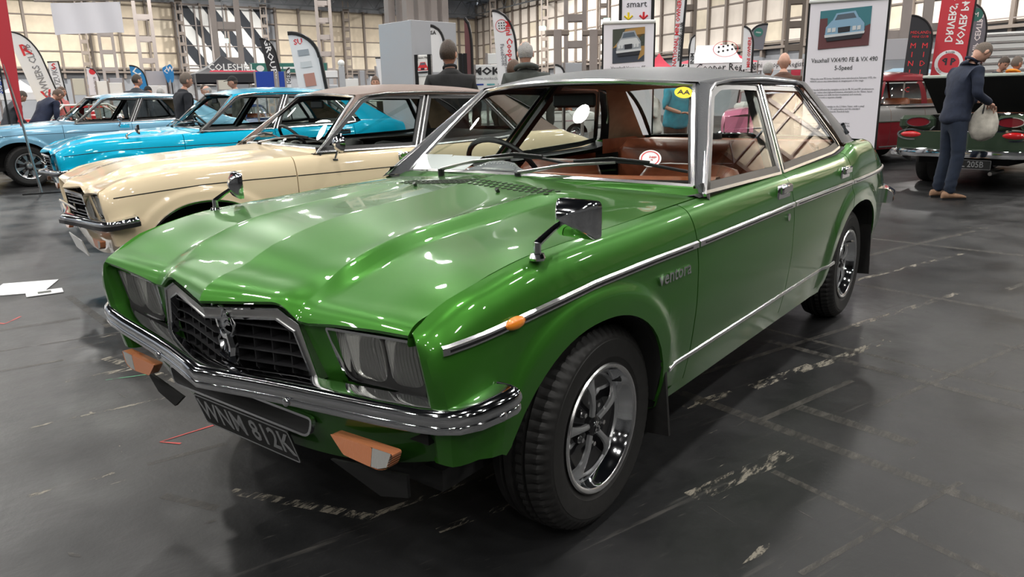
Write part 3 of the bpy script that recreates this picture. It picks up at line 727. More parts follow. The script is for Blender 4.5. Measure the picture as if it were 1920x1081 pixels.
        cp = B().grid([[pc(u, v) for u in frange(0, 1, 10)] for v in frange(-.02, 1, 10)]).build('rear_pillar', roofm, root, 60)
        B().strip([Vector(pc(u, .0)) + Vector((0, s * .002, 0)) for u in frange(0, 1, 8)], (0, s, .3), .012, .006).build('pillar_foot_trim', 'bright_trim', cp)
        if detail:
            B().tube([(2.76, s * .714, 1.03), (2.735, s * .705, 1.055), (2.71, s * .698, 1.08)], [.012, .007, .011], 6).build('pillar_badge', 'chrome', cp)
        # ---- side windows
        pos = lambda q, d: (q[0], s * (gy(q[1]) + d), q[1])
        fo = rounded([(.676, .918), (1.475, .918), (1.700, 1.296), (1.36, 1.303), (1.235, 1.300), (1.135, 1.272)], [.005, .005, .01, .0, .03, .02], 3)
        ro = rounded([(1.50, .920), (2.30, .948), (2.475, .968), (2.475, 1.00), (2.240, 1.292), (1.725, 1.300)], [.005, .05, .015, .03, .03, .01], 4)
        for nm, ou in (('front_window', fo), ('rear_window_side', ro)):
            fr = ring(B(), ou, inset(ou, .010), pos, .009).build('window_trim', 'bright_trim', root, 30)
            i1 = inset(ou, .0095); i2 = inset(ou, .034)
            ring(B(), i1, i2, pos, .005).build('window_frame', 'black', fr, 30)
            bg = B().poly([pos(q, -.004) for q in inset(ou, .03)]); bg.build('side_glass', 'glass', fr, 0)
        # B post, inner
        B().prism([pos((1.462, .9), -.03), pos((1.515, .9), -.03), pos((1.745, 1.31), -.03), pos((1.69, 1.31), -.03)], (0, -s * .03, 0)).build('centre_post', 'black', root)
        B().prism([pos((1.474, .915), -.002), pos((1.500, .915), -.002), pos((1.728, 1.31), -.002), pos((1.70, 1.31), -.002)], (0, -s * .01, 0)).build('post_skin', pm if o.get('strip', True) else 'black', root)
        # waist capping below glass
        B().grid([[(x, s * (ysurf(P, x, interp(P['Zt'], x)) + a), interp(P['Zt'], x) + c) for x in frange(.66, 2.5, 24)] for a, c in ((.0, -.012), (.0085, .002), (-.012, .008), (-.09, -.004))]).build('waist_capping', 'seal' , root, 30)
        # door handles
        for hx in (1.365, 2.29):
            hzz = .858
            yb = ysurf(P, hx, hzz)
            hd = B().box((hx, s * (yb + .004), hzz), (.150, .012, .062), bev=.006).build('handle_plate', 'chrome', root, 40)
            B().box((hx - .01, s * (yb + .018), hzz + .012), (.120, .018, .036), bev=.006).build('door_handle', 'chrome', hd, 40)
        B().cyl((1.39, s * ysurf(P, 1.39, .75), .75), (1.39, s * (ysurf(P, 1.39, .75) + .008), .75), .016, 14).build('door_lock', 'chrome', root)
        # side marker
        if o.get('strip', True):
            B().ball((-.435, s * (ysurf(P, -.435, .735) + .006), .744), (.036, .014, .016)).build('side_repeater', 'amber', root)
        # rear inner trims
        B().grid([[(x, s * (.66), z) for x in (2.42, 3.0)] for z in (.9, .99)]).build('quarter_trim', 'brown' if o.get('tanlin') else 'matt_black', root)
        B().grid([[Vector(pc(u, v)) - Vector((0, s * .05, 0)) for u in frange(.05, .85, 5)] for v in frange(0, .97, 5)]).build('quarter_lining', 'tan', root)
        B().grid([[(x, s * .76, z) for x in (.62, 2.5)] for z in (.4, .90)]).build('door_card', o.get('inner', 'brown'), root)
        # mud flaps
        if detail:
            B().prism([(.30, s * .60, .47), (.30, s * .835, .47), (.335, s * .845, .17), (.335, s * .62, .15)], (.012, 0, 0)).build('mud_flap', 'rubber', root)
            B().prism([(3.02, s * .60, .52), (3.02, s * .83, .52), (3.06, s * .835, .18), (3.06, s * .62, .17)], (.012, 0, 0)).build('mud_flap', 'rubber', root)
    # rear screen
    def rsf(u, v):
        t = 2 * u - 1; a = Vector((2.99, .62 * t, .985 + .01 * (1 - t * t))); c = Vector((2.53 - .06 * t * t, .53 * t, 1.31 - .012 * t * t)); return a.lerp(c, v) + Vector((.02, 0, .03)) * math.sin(PI * v)
    rs = B().grid([[rsf(u, v) for u in frange(0, 1, 12)] for v in frange(0, 1, 6)]).build('rear_screen', 'glass', root, 60)
    edge = [rsf(u, 0) for u in frange(0, 1, 12)] + [rsf(1, v) for v in frange(0, 1, 6)[1:]] + [rsf(u, 1) for u in reversed(frange(0, 1, 12)[:-1])] + [rsf(0, v) for v in reversed(frange(0, 1, 6)[:-1])]
    B().strip(edge, (.6, 0, .8), .03, .008).build('rear_screen_seal', 'seal', rs)
    # ---- underbody, bulkheads
    u = B()
    u.box((1.4, 0, .27), (3.7, 1.15, .06)); u.box((1.2, 0, .30), (1.7, 1.5, .04)); u.box((-.05, 0, .55), (.9, 1.0, .3)); u.box((3.15, 0, .62), (.5, 1.2, .4)); u.box((.50, 0, .62), (.03, 1.5, .5)); u.box((2.72, 0, .7), (.03, 1.3, .5))
    u.box((-.60, 0, .60), (.02, 1.38, .26))
    u.build('underbody', 'matt_black', root)
    # ---- interior
    im = o.get('inner', 'brown')
    B().box((1.0, 0, .38), (1.1, 1.5, .04)).build('cabin_floor', 'matt_black', root)
    for s in (-1, 1):
        seat = B(); y0 = s * .36
        rows = []
        for z, xx, hw, th in ((.48, 1.34, .26, .16), (.62, 1.38, .27, .17), (.78, 1.44, .265, .15), (.88, 1.48, .25, .13), (.925, 1.50, .22, .10), (.94, 1.51, .15, .05)):
            rows.append([(xx - th / 2 * math.cos(a) * 1.0, y0 + hw * (abs(math.sin(a)) ** .5) * (1 if math.sin(a) >= 0 else -1), z + .006 * math.cos(a)) for a in frange(0, 2 * PI, 16)[:-1]])
        seat.grid(rows, True); seat.poly(rows[-1])
        seat.box((1.15, y0, .50), (.50, .52, .16), bev=.05)
        seat.build('front_seat', im, root, 50)
    b = B(); b.box((2.58, 0, .78), (.20, 1.24, .42), bev=.07); b.box((2.30, 0, .52), (.5, 1.24, .16), bev=.05); b.build('rear_seat', im, root, 50)
    if not o.get('tanlin') is None:
        B().box((2.79, 0, .965), (.38, 1.18, .03), bev=.01).build('parcel_shelf', im, root)
        B().lathe([(.001, .0), (.075, .004), (.085, .012), (.09, .03), (.095, 0)], (2.78, .12, .985), 'Z', 24).build('shelf_speaker', 'black', root)
    # dashboard
    ds = lambda t: (.66 + .16 * t * t)
    B().grid([[(ds(t) + a, .69 * t, c) for t in frange(-1, 1, 14)] for a, c in ((-.02, .925), (.10, .938), (.17, .93))]).build('dash_top', 'dash', root)
    B().grid([[(ds(t) + a, .69 * t, c) for t in frange(-1, 1, 14)] for a, c in ((.165, .928), (.18, .942), (.215, .942), (.23, .92), (.22, .80))]).build('dash_roll', 'dash_brown' if o.get('tanlin') else 'dash', root)
    # steering wheel (right-hand drive)
    c = Vector((1.03, .36, .915)); ax_ = Vector((.80, 0, .60)).normalized(); u_ = Vector((0, 1, 0)); v_ = ax_.cross(u_)
    sw = B().tube([c + u_ * .195 * math.cos(a) + v_ * .195 * math.sin(a) for a in frange(0, 2 * PI, 32)], .0125, 8, False).build('steering_wheel', 'black', root)
    for a in (-.2, PI + .2): B().tube([c - ax_ * .02, c - ax_ * .02 + (u_ * math.cos(a) + v_ * math.sin(a)) * .19], .009, 6).build('wheel_spoke', 'black', sw)
    B().ball(c - ax_ * .02, (.05, .06, .05)).build('wheel_boss', 'black', sw)
    # interior mirror
    B().box((1.07, .0, 1.235), (.02, .22, .06), bev=.01).build('interior_mirror', 'black', root)
    # wipers
    for yb in (.36, -.08):
        t = yb / .706; base = Vector((sb(t)[0] - .035, yb, sb(t)[2] - .005))
        def onw(u, v): return wsf(u, v) + nrm * .018
        tip = onw((yb - .30 + .706) / 1.412, .07); mid = onw((yb - .36 + .706) / 1.412, .14)
        elbow = base + Vector((.0, 0, .02))
        wp = B().tube([base, elbow, base.lerp(mid, .5) + Vector((-.01, 0, .02)), mid], [.008, .008, .006, .005], 6).build('wiper_arm', 'satin', root)
        B().cyl(base - Vector((0, 0, .015)), base + Vector((0, 0, .02)), .014, 10).build('wiper_pivot', 'black', wp)
        u0 = (mid.y + .706) / 1.412
        B().tube([onw(u0 + du, .145 + dv) for du, dv in ((.17, -.075), (.09, -.03), (.0, .005), (-.09, .0), (-.19, -.045))], .006, 6).build('wiper_blade', 'black', wp)
        B().tube([onw(u0 + du, .150 + dv) + nrm * .008 for du, dv in ((.10, -.035), (.0, .012), (-.10, -.005))], .006, 6).build('wiper_bridge', 'black', wp)
    # wheels
    if o.get('wheels', True):
        for k, wx in enumerate(P['wheels']):
            for s in (-1, 1):
                wr = empty('road_wheel', (wx, s * P['wheel_y'], .312)); wr.parent = root
                if s > 0: wr.rotation_euler = (0, 0, PI)
                if s < 0 or o.get('farwheels', False): tyre_and_wheel(wr, style=o.get('wstyle', 'sport'))
                else:
                    B().lathe([(.188, -.08), (.21, -.095), (.30, -.09), (.312, -.05), (.312, .05), (.30, .09), (.19, .08), (.01, .07)], n=40).build('tyre', 'rubber', wr)
    return dict(bonnet=bonnet, hz=hz, wsf=wsf, nrm=nrm, X=X)
def lerp_(a, b, t): t = min(1, max(0, t)); return a + (b - a) * t

def wing_mirror(parent, base, s, turn=0.0):
    """chrome wing mirror on an arm; s = side"""
    b = Vector(base)
    f = B().lathe([(.001, .012), (.017, .010), (.021, .0), (.019, -.006)], b, 'Z', 14); m = f.build('mirror_foot', 'chrome', parent)
    B().cyl(b, b + Vector((0, 0, .038)), .010, 10).build('mirror_post', 'chrome', m)
    j = b + Vector((0, 0, .035)); h = b + Vector((.085, -s * .0, .078)) if s > 0 else b + Vector((.10, -.015, .082))
    B().tube([j, j.lerp(h, .5) + Vector((0, 0, .002)), h], [.010, .008, .007], 8).build('mirror_arm', 'chrome', m)
    X = Vector((0, 1, 0)); X = Matrix.Rotation(turn, 3, 'Z') @ X; Z = Vector((0, 0, 1)); N = X.cross(Z)   # N points forward (-x) side
    if N.x > 0: N = -N
    c = h + X * (-.030 * (1 if s < 0 else -1)) - N * .02 + Vector((0, 0, .003))
    hw, hh = .068, .048
    rows = []
    for k, d in ((1, -.004), (1.0, .010), (.9, .018), (.5, .034), (.22, .042), (.01, .043)):
        pts = rounded([(-hw, -hh), (hw, -hh), (hw, hh), (-hw, hh)], .016, 4)
        ccx, ccz = (.035 * (1 if s < 0 else -1)) * (1 - k), 0
        rows.append([c + X * (q[0] * k + ccx) + Z * (q[1] * k + ccz) + N * d for q in pts])
    B().grid(rows, True).build('mirror_shell', 'chrome', m, 30)
    pts = rounded([(-hw, -hh), (hw, -hh), (hw, hh), (-hw, hh)], .016, 4)
    B().poly([c + X * q[0] * .97 + Z * q[1] * .97 - N * .004 for q in pts]).build('mirror_glass', 'reflector', m)
M['headlining'] = mat('black_headlining', (.05, .045, .045), .8)
M['grille_black'] = mat('grille_black', (.02, .02, .022), .45)
M['lens_solid'] = ribbed('white_lens', 'lens_solid', 90)
M['orange_ribbed'] = ribbed('orange_lens', 'orange_ribbed', 90)
def lens():
    m = glass('headlamp_glass', (.95, .95, .93), .02, .30); N, L = m.node_tree.nodes, m.node_tree.links
    tc = N.new('ShaderNodeTexCoord'); wv = N.new('ShaderNodeTexWave'); wv.bands_direction = 'Y'; wv.inputs['Scale'].default_value = 32
    bp = N.new('ShaderNodeBump'); bp.inputs['Strength'].default_value = .9; bp.inputs['Distance'].default_value = .01
    L.new(tc.outputs['Object'], wv.inputs['Vector']); L.new(wv.outputs['Fac'], bp.inputs['Height'])
    for n in N:
        if n.type in ('BSDF_GLOSSY', 'BSDF_DIFFUSE', 'BSDF_TRANSLUCENT'): L.new(bp.outputs['Normal'], n.inputs['Normal'])
    return m
M['lens_glass'] = lens()
M['cream'] = paint('cream_paint', (.80, .66, .45), 0, .3)

# ------------------------------------------------------------------ the green saloon
def green_car():
    root = empty('saloon_car', (0, 0, 0), 0, 'metallic green four-door saloon with black vinyl roof and open-fronted black grille, nearest the camera', 'car')
    r = build_fe(root, dict(paint='green', roof='vinyl', grille='eggcrate', tanlin=True))
    hz = r['hz']
    wing_mirror(root, (-.29, -.775, .868), -1, R_(-8)); wing_mirror(root, (-.24, .72, .868), 1, R_(-22))
    plate(root, 'WNM 812K', (-.652, 0, .352), .462, .112, (0, -1, 0), (-.32, 0, 1))
    # script badge on the wing
    text_at('ventora', (.335, -(ysurf(FE, .335, .715) + .001), .715), (1, 0, 0), (0, 0, 1), .062, 'chrome', root, 'wing_script', sx=1.15, bold=.0006, extrude=.003)
    # stickers and card on the screen
    w, n = r['wsf'], r['nrm']
    def disc(u, v, ra, rb, ma, nm, off, par=None, inner=0):
        c = w(u, v) + n * off; X = (w(u + .01, v) - w(u - .01, v)).normalized(); Y = (w(u, v + .01) - w(u, v - .01)).normalized()
        pts = [c + X * ra * math.cos(a) + Y * rb * math.sin(a) for a in frange(0, 2 * PI, 28)[:-1]]
        return B().prism(pts, n * .001).build(nm, ma, par or root), c, X, Y
    d, c, X, Y = disc(.032 + .0, .90, .036, .034, 'yellow', 'screen_sticker', .004)
    text_at('AA', c, -X, Y, .036, 'print_black', d, 'sticker_print', off=.002, bold=.0002)
    d, c, X, Y = disc(.105, .22, .040, .042, 'white', 'tax_disc', .004)
    Z = X.cross(Y); Z = Z if Z.dot(n) > 0 else -Z
    ring(B(), [(.034 * math.cos(a), .036 * math.sin(a)) for a in frange(0, 2 * PI, 24)[:-1]], [(.030 * math.cos(a), .032 * math.sin(a)) for a in frange(0, 2 * PI, 24)[:-1]], lambda q, dd: c + X * q[0] + Y * q[1] + n * (.0015 + dd), .0005).build('disc_ring', 'red_print', d)
    text_at('DEEP', c + Y * .006 - X * .008, -X, Y, .012, 'red_print', d, 'disc_print', off=.002); text_at('73', c - Y * .008 - X * .006, -X, Y, .009, 'red_print', d, 'disc_print', off=.002)
    return root, r
green, gr = green_car()
def dash_things():
    # shield-shaped rally plaque and papers lying behind the screen
    t = empty('rally_plaque', (.745, .17, .958), R_(90), 'silver-edged rally plaque with small raised lettering on the dashboard of the green car', 'plaque')
    o = [(-.15, -.035), (.15, -.035), (.165, -.01), (.11, .01), (.07, .035), (0, .045), (-.07, .035), (-.11, .01), (-.165, -.01)]
    m = Matrix.Rotation(R_(-42), 3, 'X')
    p = B().prism([m @ Vector((x, -y - .0, .004)) for x, y in o], m @ Vector((0, 0, .004))).build('plaque_plate', 'bright_trim', t)
    p2 = B().prism([m @ Vector((x * .93, -y * .84, .0085)) for x, y in o], m @ Vector((0, 0, .001))).build('plaque_face', 'print_grey', t)
    mk = B()                                                       # worn relief lettering, too small to read in the photograph
    for k in range(15):
        a = R_(28 + k * 9); x, y = .105 * math.cos(a), -.012 + .040 * math.sin(a)
        mk.prism([m @ Vector((x + dx, -(y + dy), .010)) for dx, dy in ((-.0035, -.004), (.002, -.004), (.0035, .003), (-.001, .004))], m @ Vector((0, 0, .0015)))
    for k in range(22): mk.prism([m @ Vector((-.135 + k * .0125 + dx, .024 + dy, .010)) for dx, dy in ((-.004, -.004), (.004, -.003), (.003, .004), (-.003, .003))], m @ Vector((0, 0, .0015)))
    mk.prism([m @ Vector((x, y, .010)) for x, y in ((-.10, .004), (.06, .002), (.09, .010), (-.09, .013))], m @ Vector((0, 0, .0015)))
    tag(mk.build('relief_mark', 'bright_trim', p2, 0), kind='stuff')
    for k, (x, y, rz, w_, h_) in enumerate(((.79, .44, 12, .21, .15), (.76, .56, 30, .21, .14))):
        q = B().prism([(-w_ / 2, -h_ / 2, 0), (w_ / 2, -h_ / 2, 0), (w_ / 2, h_ / 2, .004), (-w_ / 2, h_ / 2, .004)], (0, 0, .001)).build('paper_sheet', 'paper'); q.location = (x, y, .968 + .006 * k); q.rotation_euler = (0, R_(-14), R_(rz))
        tag(q, ['white paper sheet on the dash of the green car, nearer the plaque', 'white paper sheet in the far corner of the green car dash'][k], 'paper')
dash_things()

# ------------------------------------------------------------------ the cream saloon
cream = empty('saloon_car', (1.05, 3.30, 0), R_(-13.8), 'cream four-door saloon with brown vinyl roof beside the green one', 'car')
cr = build_fe(cream, dict(paint='cream', roof='brown_vinyl', grille='bars', strip=False, arch_trim=True, detail=False, inner='seat_black'))
# ------------------------------------------------------------------ placing things in the hall: a photograph column and a distance give a spot on the floor
CAM = bpy.context.scene.camera.matrix_world.copy()
def ray(px, py):
    d = CAM.to_3x3() @ Vector(((px - 960) / 1397, -(py - 540.5) / 1397, -1)); return d
def spot(px, D):
    a, b_ = -500., 900.
    for _ in range(40):
        m = (a + b_) / 2
        if ray(px, m).z > 0: a = m
        else: b_ = m
    d = ray(px, a); F = Vector((math.cos(R_(37.82)), math.sin(R_(37.82)), 0)); t = D / d.dot(F)
    p = CAM.translation + d * t; return Vector((p.x, p.y, 0)), math.atan2(d.y, d.x) - PI / 2, a
def zat(px, py, D):
    d = ray(px, py); F = Vector((math.cos(R_(37.82)), math.sin(R_(37.82)), 0)); return (CAM.translation + d * (D / d.dot(F))).z
def facing(px, D, name, label=None, cat=None, group=None, turn=0):
    p, rz, h = spot(px, D); return empty(name, p, rz + R_(turn), label, cat, group)
# ------------------------------------------------------------------ the hall
M['panel'] = varied(mat('beige_wall_panel', (.60, .51, .39), .75), 1.5, .10, 0)
M['panel_b'] = varied(mat('beige_wall_panel_pale', (.65, .57, .45), .75), 1.5, .10, 0)
M['panel_r'] = varied(mat('pale_wall_panel', (.70, .63, .56), .75), 1.5, .06, 0)
M['panel_white'] = mat('white_wall_panel', (.72, .72, .70), .7)
M['panel_black'] = mat('black_wall_panel', (.018, .022, .03), .7)
M['mullion'] = mat('brown_grey_steel', (.20, .165, .14), .6)
M['steel'] = varied(mat('grey_painted_steel', (.27, .235, .22), .6), 2, .08)
M['wall_base'] = varied(mat('grey_wall_base', (.26, .27, .29), .8), .6, .12)
M['dark_end_wall'] = varied(mat('reflection_dark_wall', (.06, .062, .065), .9), .5, .3)  # invented dark covering for unseen walls, keeps car side reflections dark
M['ceiling'] = mat('dark_blue_ceiling', (.012, .018, .032), .9)
M['truss'] = mat('truss_steel', (.13, .14, .15), .6)
M['lamp_face'] = emis('lamp_face', (1, .97, .9), 12)
def floor_material():
    m = mat('worn_black_floor', (.05, .05, .05), .3); m.node_tree.nodes['Principled BSDF'].inputs['Specular IOR Level'].default_value = .30; N, L, b = nodes(m)
    tc = N.new('ShaderNodeTexCoord'); mp = N.new('ShaderNodeMapping'); mp.inputs['Rotation'].default_value = (0, 0, R_(17.3)); L.new(tc.outputs['Object'], mp.inputs['Vector'])
    def noise(sc, det=6, dist=0, vec=None, rough=.6):
        n = N.new('ShaderNodeTexNoise'); n.inputs['Scale'].default_value = sc; n.inputs['Detail'].default_value = det; n.inputs['Distortion'].default_value = dist; n.inputs['Roughness'].default_value = rough
        L.new(vec or mp.outputs[0], n.inputs['Vector']); return n.outputs['Fac']
    def mth(op, a, c=None, v=0):
        n = N.new('ShaderNodeMath'); n.operation = op; L.new(a, n.inputs[0])
        if c is not None: L.new(c, n.inputs[1])
        else: n.inputs[1].default_value = v
        return n.outputs[0]
    def ramp(a, p0, p1, c0=(0, 0, 0), c1=(1, 1, 1)):
        r = N.new('ShaderNodeValToRGB'); r.color_ramp.elements[0].position = p0; r.color_ramp.elements[1].position = p1
        r.color_ramp.elements[0].color = (*c0, 1); r.color_ramp.elements[1].color = (*c1, 1); L.new(a, r.inputs[0]); return r.outputs[0]
    def scaled(sx, sy, rz=0):
        q = N.new('ShaderNodeMapping'); q.inputs['Scale'].default_value = (sx, sy, 1); q.inputs['Rotation'].default_value = (0, 0, rz); L.new(mp.outputs[0], q.inputs['Vector']); return q.outputs[0]
    base = ramp(noise(1.1, 8), .3, .75, (.008, .0085, .009), (.026, .026, .027))
    streak_x = ramp(noise(3.0, 8, .2, scaled(.28, 5.5), .7), .60, .80)      # scuffs along the hall
    streak_y = ramp(noise(3.0, 8, .2, scaled(5.5, .28), .7), .66, .84)
    fine = ramp(noise(30, 4, 0, scaled(.3, 2.2), .7), .62, .80)
    mx = N.new('ShaderNodeMix'); mx.data_type = 'RGBA'; L.new(base, mx.inputs['A']); mx.inputs['B'].default_value = (.12, .11, .098, 1)
    f = mth('MAXIMUM', mth('MAXIMUM', streak_x, mth('MULTIPLY', streak_y, v=.7)), mth('MULTIPLY', fine, v=.55)); f = mth('MULTIPLY', f, v=.75); L.new(f, mx.inputs['Factor'])
    L.new(mx.outputs['Result'], b.inputs['Base Color'])
    rg = N.new('ShaderNodeMapRange'); L.new(noise(2.2, 7), rg.inputs['Value']); rg.inputs['From Min'].default_value = .3; rg.inputs['From Max'].default_value = .7; rg.inputs['To Min'].default_value = .28; rg.inputs['To Max'].default_value = .55
    r2 = mth('ADD', rg.outputs[0], mth('MULTIPLY', f, v=.5)); L.new(r2, b.inputs['Roughness'])
    bp = N.new('ShaderNodeBump'); bp.inputs['Strength'].default_value = .5; bp.inputs['Distance'].default_value = .004; L.new(noise(14, 8), bp.inputs['Height']); L.new(bp.outputs[0], b.inputs['Normal'])
    return m
M['floor'] = floor_material()
def tape_material(name, c, lo=.42, hi=.5, scale=16):
    m = mat(name, c, .6); N, L, b = nodes(m); tc = N.new('ShaderNodeTexCoord'); mp = N.new('ShaderNodeMapping'); mp.inputs['Scale'].default_value = (.45, 1.6, 1); mp.inputs['Rotation'].default_value = (0, 0, R_(17.3))
    n = N.new('ShaderNodeTexNoise'); n.inputs['Scale'].default_value = scale; n.inputs['Detail'].default_value = 8; n.inputs['Roughness'].default_value = .75
    L.new(tc.outputs['Object'], mp.inputs[0]); L.new(mp.outputs[0], n.inputs['Vector'])
    r = N.new('ShaderNodeValToRGB'); r.color_ramp.elements[0].position = lo; r.color_ramp.elements[1].position = hi; L.new(n.outputs['Fac'], r.inputs[0]); L.new(r.outputs[0], b.inputs['Alpha'])
    return m
M['tape_pale'] = tape_material('tape_residue_pale', (.20, .18, .145), .49, .56)
M['tape_dim'] = tape_material('tape_residue_dim', (.07, .064, .055), .36, .66)
M['tape_red'] = tape_material('red_marking', (.50, .05, .04), .36, .44, 40)
M['tape_green'] = tape_material('green_marking', (.08, .30, .16), .40, .50, 40)
def Dl(px): return 1 / (1 / 56 + (1 / 80 - 1 / 56) * px / 900)
def hall():
    fl = B().box((18, 22, -.06), (110, 110, .12)).build('floor', 'floor'); tag(fl, kind='structure')
    # old tape residue: (start, end, width, kind), metres on the floor
    T = [((1.10, -.50), (.76, -1.82), .055, 'd'), ((1.25, -.483), (2.51, -.895), .030, 'd'), ((2.51, -.895), (3.6, -1.25), .045, 'p'), ((-.84, 1.454), (-.245, 1.27), .018, 'p'), ((-.44, 2.64), (.10, 2.44), .02, 'd'),
         ((-.97, .827), (-.72, .75), .025, 'p'), ((-.62, .72), (-.36, .64), .03, 'd'), ((-.43, 1.86), (.42, 1.60), .045, 'p'), ((-.16, 2.05), (-.11, 1.38), .05, 'p'), ((.22, 1.92), (.36, 1.28), .03, 'd'),
         ((-.55, .30), (-.38, -.22), .04, 'p'), ((-.36, -.20), (.6, -.52), .028, 'p'), ((-.32, -.42), (.2, -.6), .03, 'p'), ((-.7, .46), (-.64, .24), .035, 'd'),
         ((1.0, -.92), (1.65, -1.10), .03, 'd'), ((.95, -.62), (1.22, -.72), .05, 'p'), ((1.32, -.77), (1.75, -.90), .06, 'p'), ((1.75, -.92), (2.35, -1.1), .05, 'p'), ((1.22, -1.0), (1.12, -1.45), .06, 'd'),
         ((2.0, -.60), (1.72, -1.75), .05, 'd'), ((2.2, -.5), (1.9, -1.8), .03, 'd'), ((.62, -1.1), (.35, -1.9), .03, 'd'), ((.3, -.95), (.78, -1.10), .07, 'p'), ((1.4, -1.25), (2.9, -1.75), .025, 'd'),
         ((2.6, -1.55), (2.35, -2.4), .04, 'd'), ((3.2, -.5), (5.0, -1.1), .04, 'p'), ((3.6, -.3), (3.3, -1.6), .05, 'd'), ((4.2, -.4), (6.2, -1.05), .05, 'd'), ((-1.0, 3.3), (.1, 2.95), .05, 'd'),
         ((-1.1, 2.45), (-.3, 2.2), .03, 'd'), ((.3, 3.6), (.12, 2.6), .05, 'd'), ((-.45, 3.0), (-.65, 2.1), .06, 'd'), ((3.9, -1.5), (5.8, -2.1), .04, 'd'), ((5.4, .2), (5.1, -1.8), .06, 'd'), ((.1, -1.35), (.9, -1.62), .02, 'd')]
    for k, (a, c, w_, kd) in enumerate(T):
        a, c = Vector((*a, 0)), Vector((*c, 0)); t = (c - a).normalized(); n = Vector((-t.y, t.x, 0)); z = .0006 + .0001 * (k % 5)
        B().poly([a - n * w_ / 2 + Vector((0, 0, z)), c - n * w_ / 2 + Vector((0, 0, z)), c + n * w_ / 2 + Vector((0, 0, z)), a + n * w_ / 2 + Vector((0, 0, z))]).build('tape_residue', 'tape_pale' if kd == 'p' else 'tape_dim', fl, 0)
    def mark(pts, m, w_):
        b = B()
        for (x0, y0), (x1, y1) in pts:
            a, c = Vector((x0, y0, .0015)), Vector((x1, y1, .0015)); t = (c - a).normalized(); n = Vector((-t.y, t.x, 0)) * w_; b.poly([a - n * .4, c - n, c + n, a + n * .4])
        b.build('floor_marking', m, fl, 0)
    rnd = random.Random(5); b = B(); b2 = B()
    for k in range(420):
        x, y = rnd.uniform(-1.6, 7), rnd.uniform(-3.2, 4.5)
        if -.6 < x < 3.4 and -.75 < y < .75: continue
        a = R_(-17.3) + (PI / 2 if rnd.random() < .38 else 0) + rnd.gauss(0, .12) + (rnd.uniform(0, 3) if rnd.random() < .12 else 0)
        l_, w2 = rnd.uniform(.03, .45) * rnd.random() + .02, rnd.uniform(.001, .004) if rnd.random() < .75 else rnd.uniform(.006, .016)
        u = Vector((math.cos(a), math.sin(a), 0)) * l_; n = Vector((-math.sin(a), math.cos(a), 0)) * w2; c = Vector((x, y, .0012 + .00001 * (k % 9)))
        (b if rnd.random() < .5 else b2).poly([c - u * .5 - n * .2, c - u * .1 - n, c + u * .5, c + u * .1 + n])
    tag(b.build('scuff_mark', 'tape_dim', fl, 0), kind='stuff'); tag(b2.build('scuff_mark', 'tape_pale', fl, 0), kind='stuff')
    mark([((-.50, .86), (-.29, .83)), ((-.50, .86), (-.46, .78))], 'tape_red', .006)
    mark([((-.31, 1.72), (-.14, 1.62)), ((-.14, 1.62), (-.12, 1.72))], 'tape_green', .006)
    mark([((-.28, 3.4), (-.22, 3.2)), ((-.22, 3.2), (-.10, 3.3))], 'tape_red', .008)
    # ---- walls
    A, _, _ = spot(0, 56); K, _, _ = spot(900, 80); E, _, _ = spot(1850, 34)
    def wall(P0, P1, ext0, ext1, name, pw, ph, z0, rows, stripes=None):
        d = (P1 - P0); Ln = d.length; u = d / Ln; P0 = P0 - u * ext0; Ln += ext0 + ext1; n = Vector((u.y, -u.x, 0))
        if n.dot(Vector((-1.7, -1.8, 0)) - P0) < 0: n = -n
        top = z0 + ph * rows; mid = P0 + u * Ln / 2
        rz = math.atan2(u.y, u.x); m3 = Matrix.Rotation(rz, 3, 'Z')
        w_ = B().box(mid - n * .3 + Vector((0, 0, 6)), (Ln, .4, 12), rot=m3).build(name, 'wall_base'); tag(w_, kind='structure')
        k = 0; xs = []; x = .0
        while x < Ln: xs.append(x); x += pw
        meshes = {}
        base = B().box((0, 0, 0), (pw - .17, .12, ph - .07), bev=.02)
        for nm in ('panel', 'panel_b', 'panel_r', 'panel_white', 'panel_black'): meshes[nm] = base.mesh('wall_panel', nm, 0)
        rest = B()
        for i, x in enumerate(xs[:-1]):
            c = P0 + u * (x + pw / 2) + n * .02
            # only the bays in view from the stand
            vv = (CAM.inverted() @ (c + Vector((0, 0, 5)))); 
            if vv.z > -1 or abs(vv.x / -vv.z) > .72:
                for r in range(rows): rest.box(c + Vector((0, 0, z0 + ph * (r + .5))), (pw - .17, .12, ph - .07), rot=m3)
                continue
            for r in range(rows):
                if name == 'wall_left' and stripes and stripes[0] < i <= stripes[1]: continue
                o = bpy.data.objects.new('wall_panel', meshes[('panel' if name == 'wall_left' else 'panel_r') if (i * 7 + r * 3) % 5 else 'panel_b']); C.objects.link(o); o.parent = w_
                o.location = c + Vector((0, 0, z0 + ph * (r + .5))); o.rotation_euler = (0, 0, rz)
        if rest.v: tag(rest.build('wall_panelling', 'panel', w_, 0), kind='stuff')
        b = B()
        for x in xs: b.box(P0 + u * x + n * .10 + Vector((0, 0, (z0 + top) / 2 - .3)), (.17, .30, top - z0 + .8), rot=m3)
        for r in range(rows + 1): b.box(mid + n * .06 + Vector((0, 0, z0 + ph * r)), (Ln, .16, .08), rot=m3)
        b.box(mid + n * .15 + Vector((0, 0, z0 - .22)), (Ln, .4, .14), rot=m3)
        v = b.build('wall_framing', 'mullion', w_, 0); tag(v, kind='stuff')
        b = B(); b.box(mid + n * .22 + Vector((0, 0, z0 + .12)), (Ln, .05, .05), rot=m3)
        tag(b.build('handrail', 'steel', w_, 0), kind='stuff')
        return P0, u, n, Ln, xs, rz, w_, top
    PL, u, n, Ln, xs, rz, wl, top = wall(A, K, 14, 0, 'wall_left', 2.05, 1.27, 4.1, 4, None)
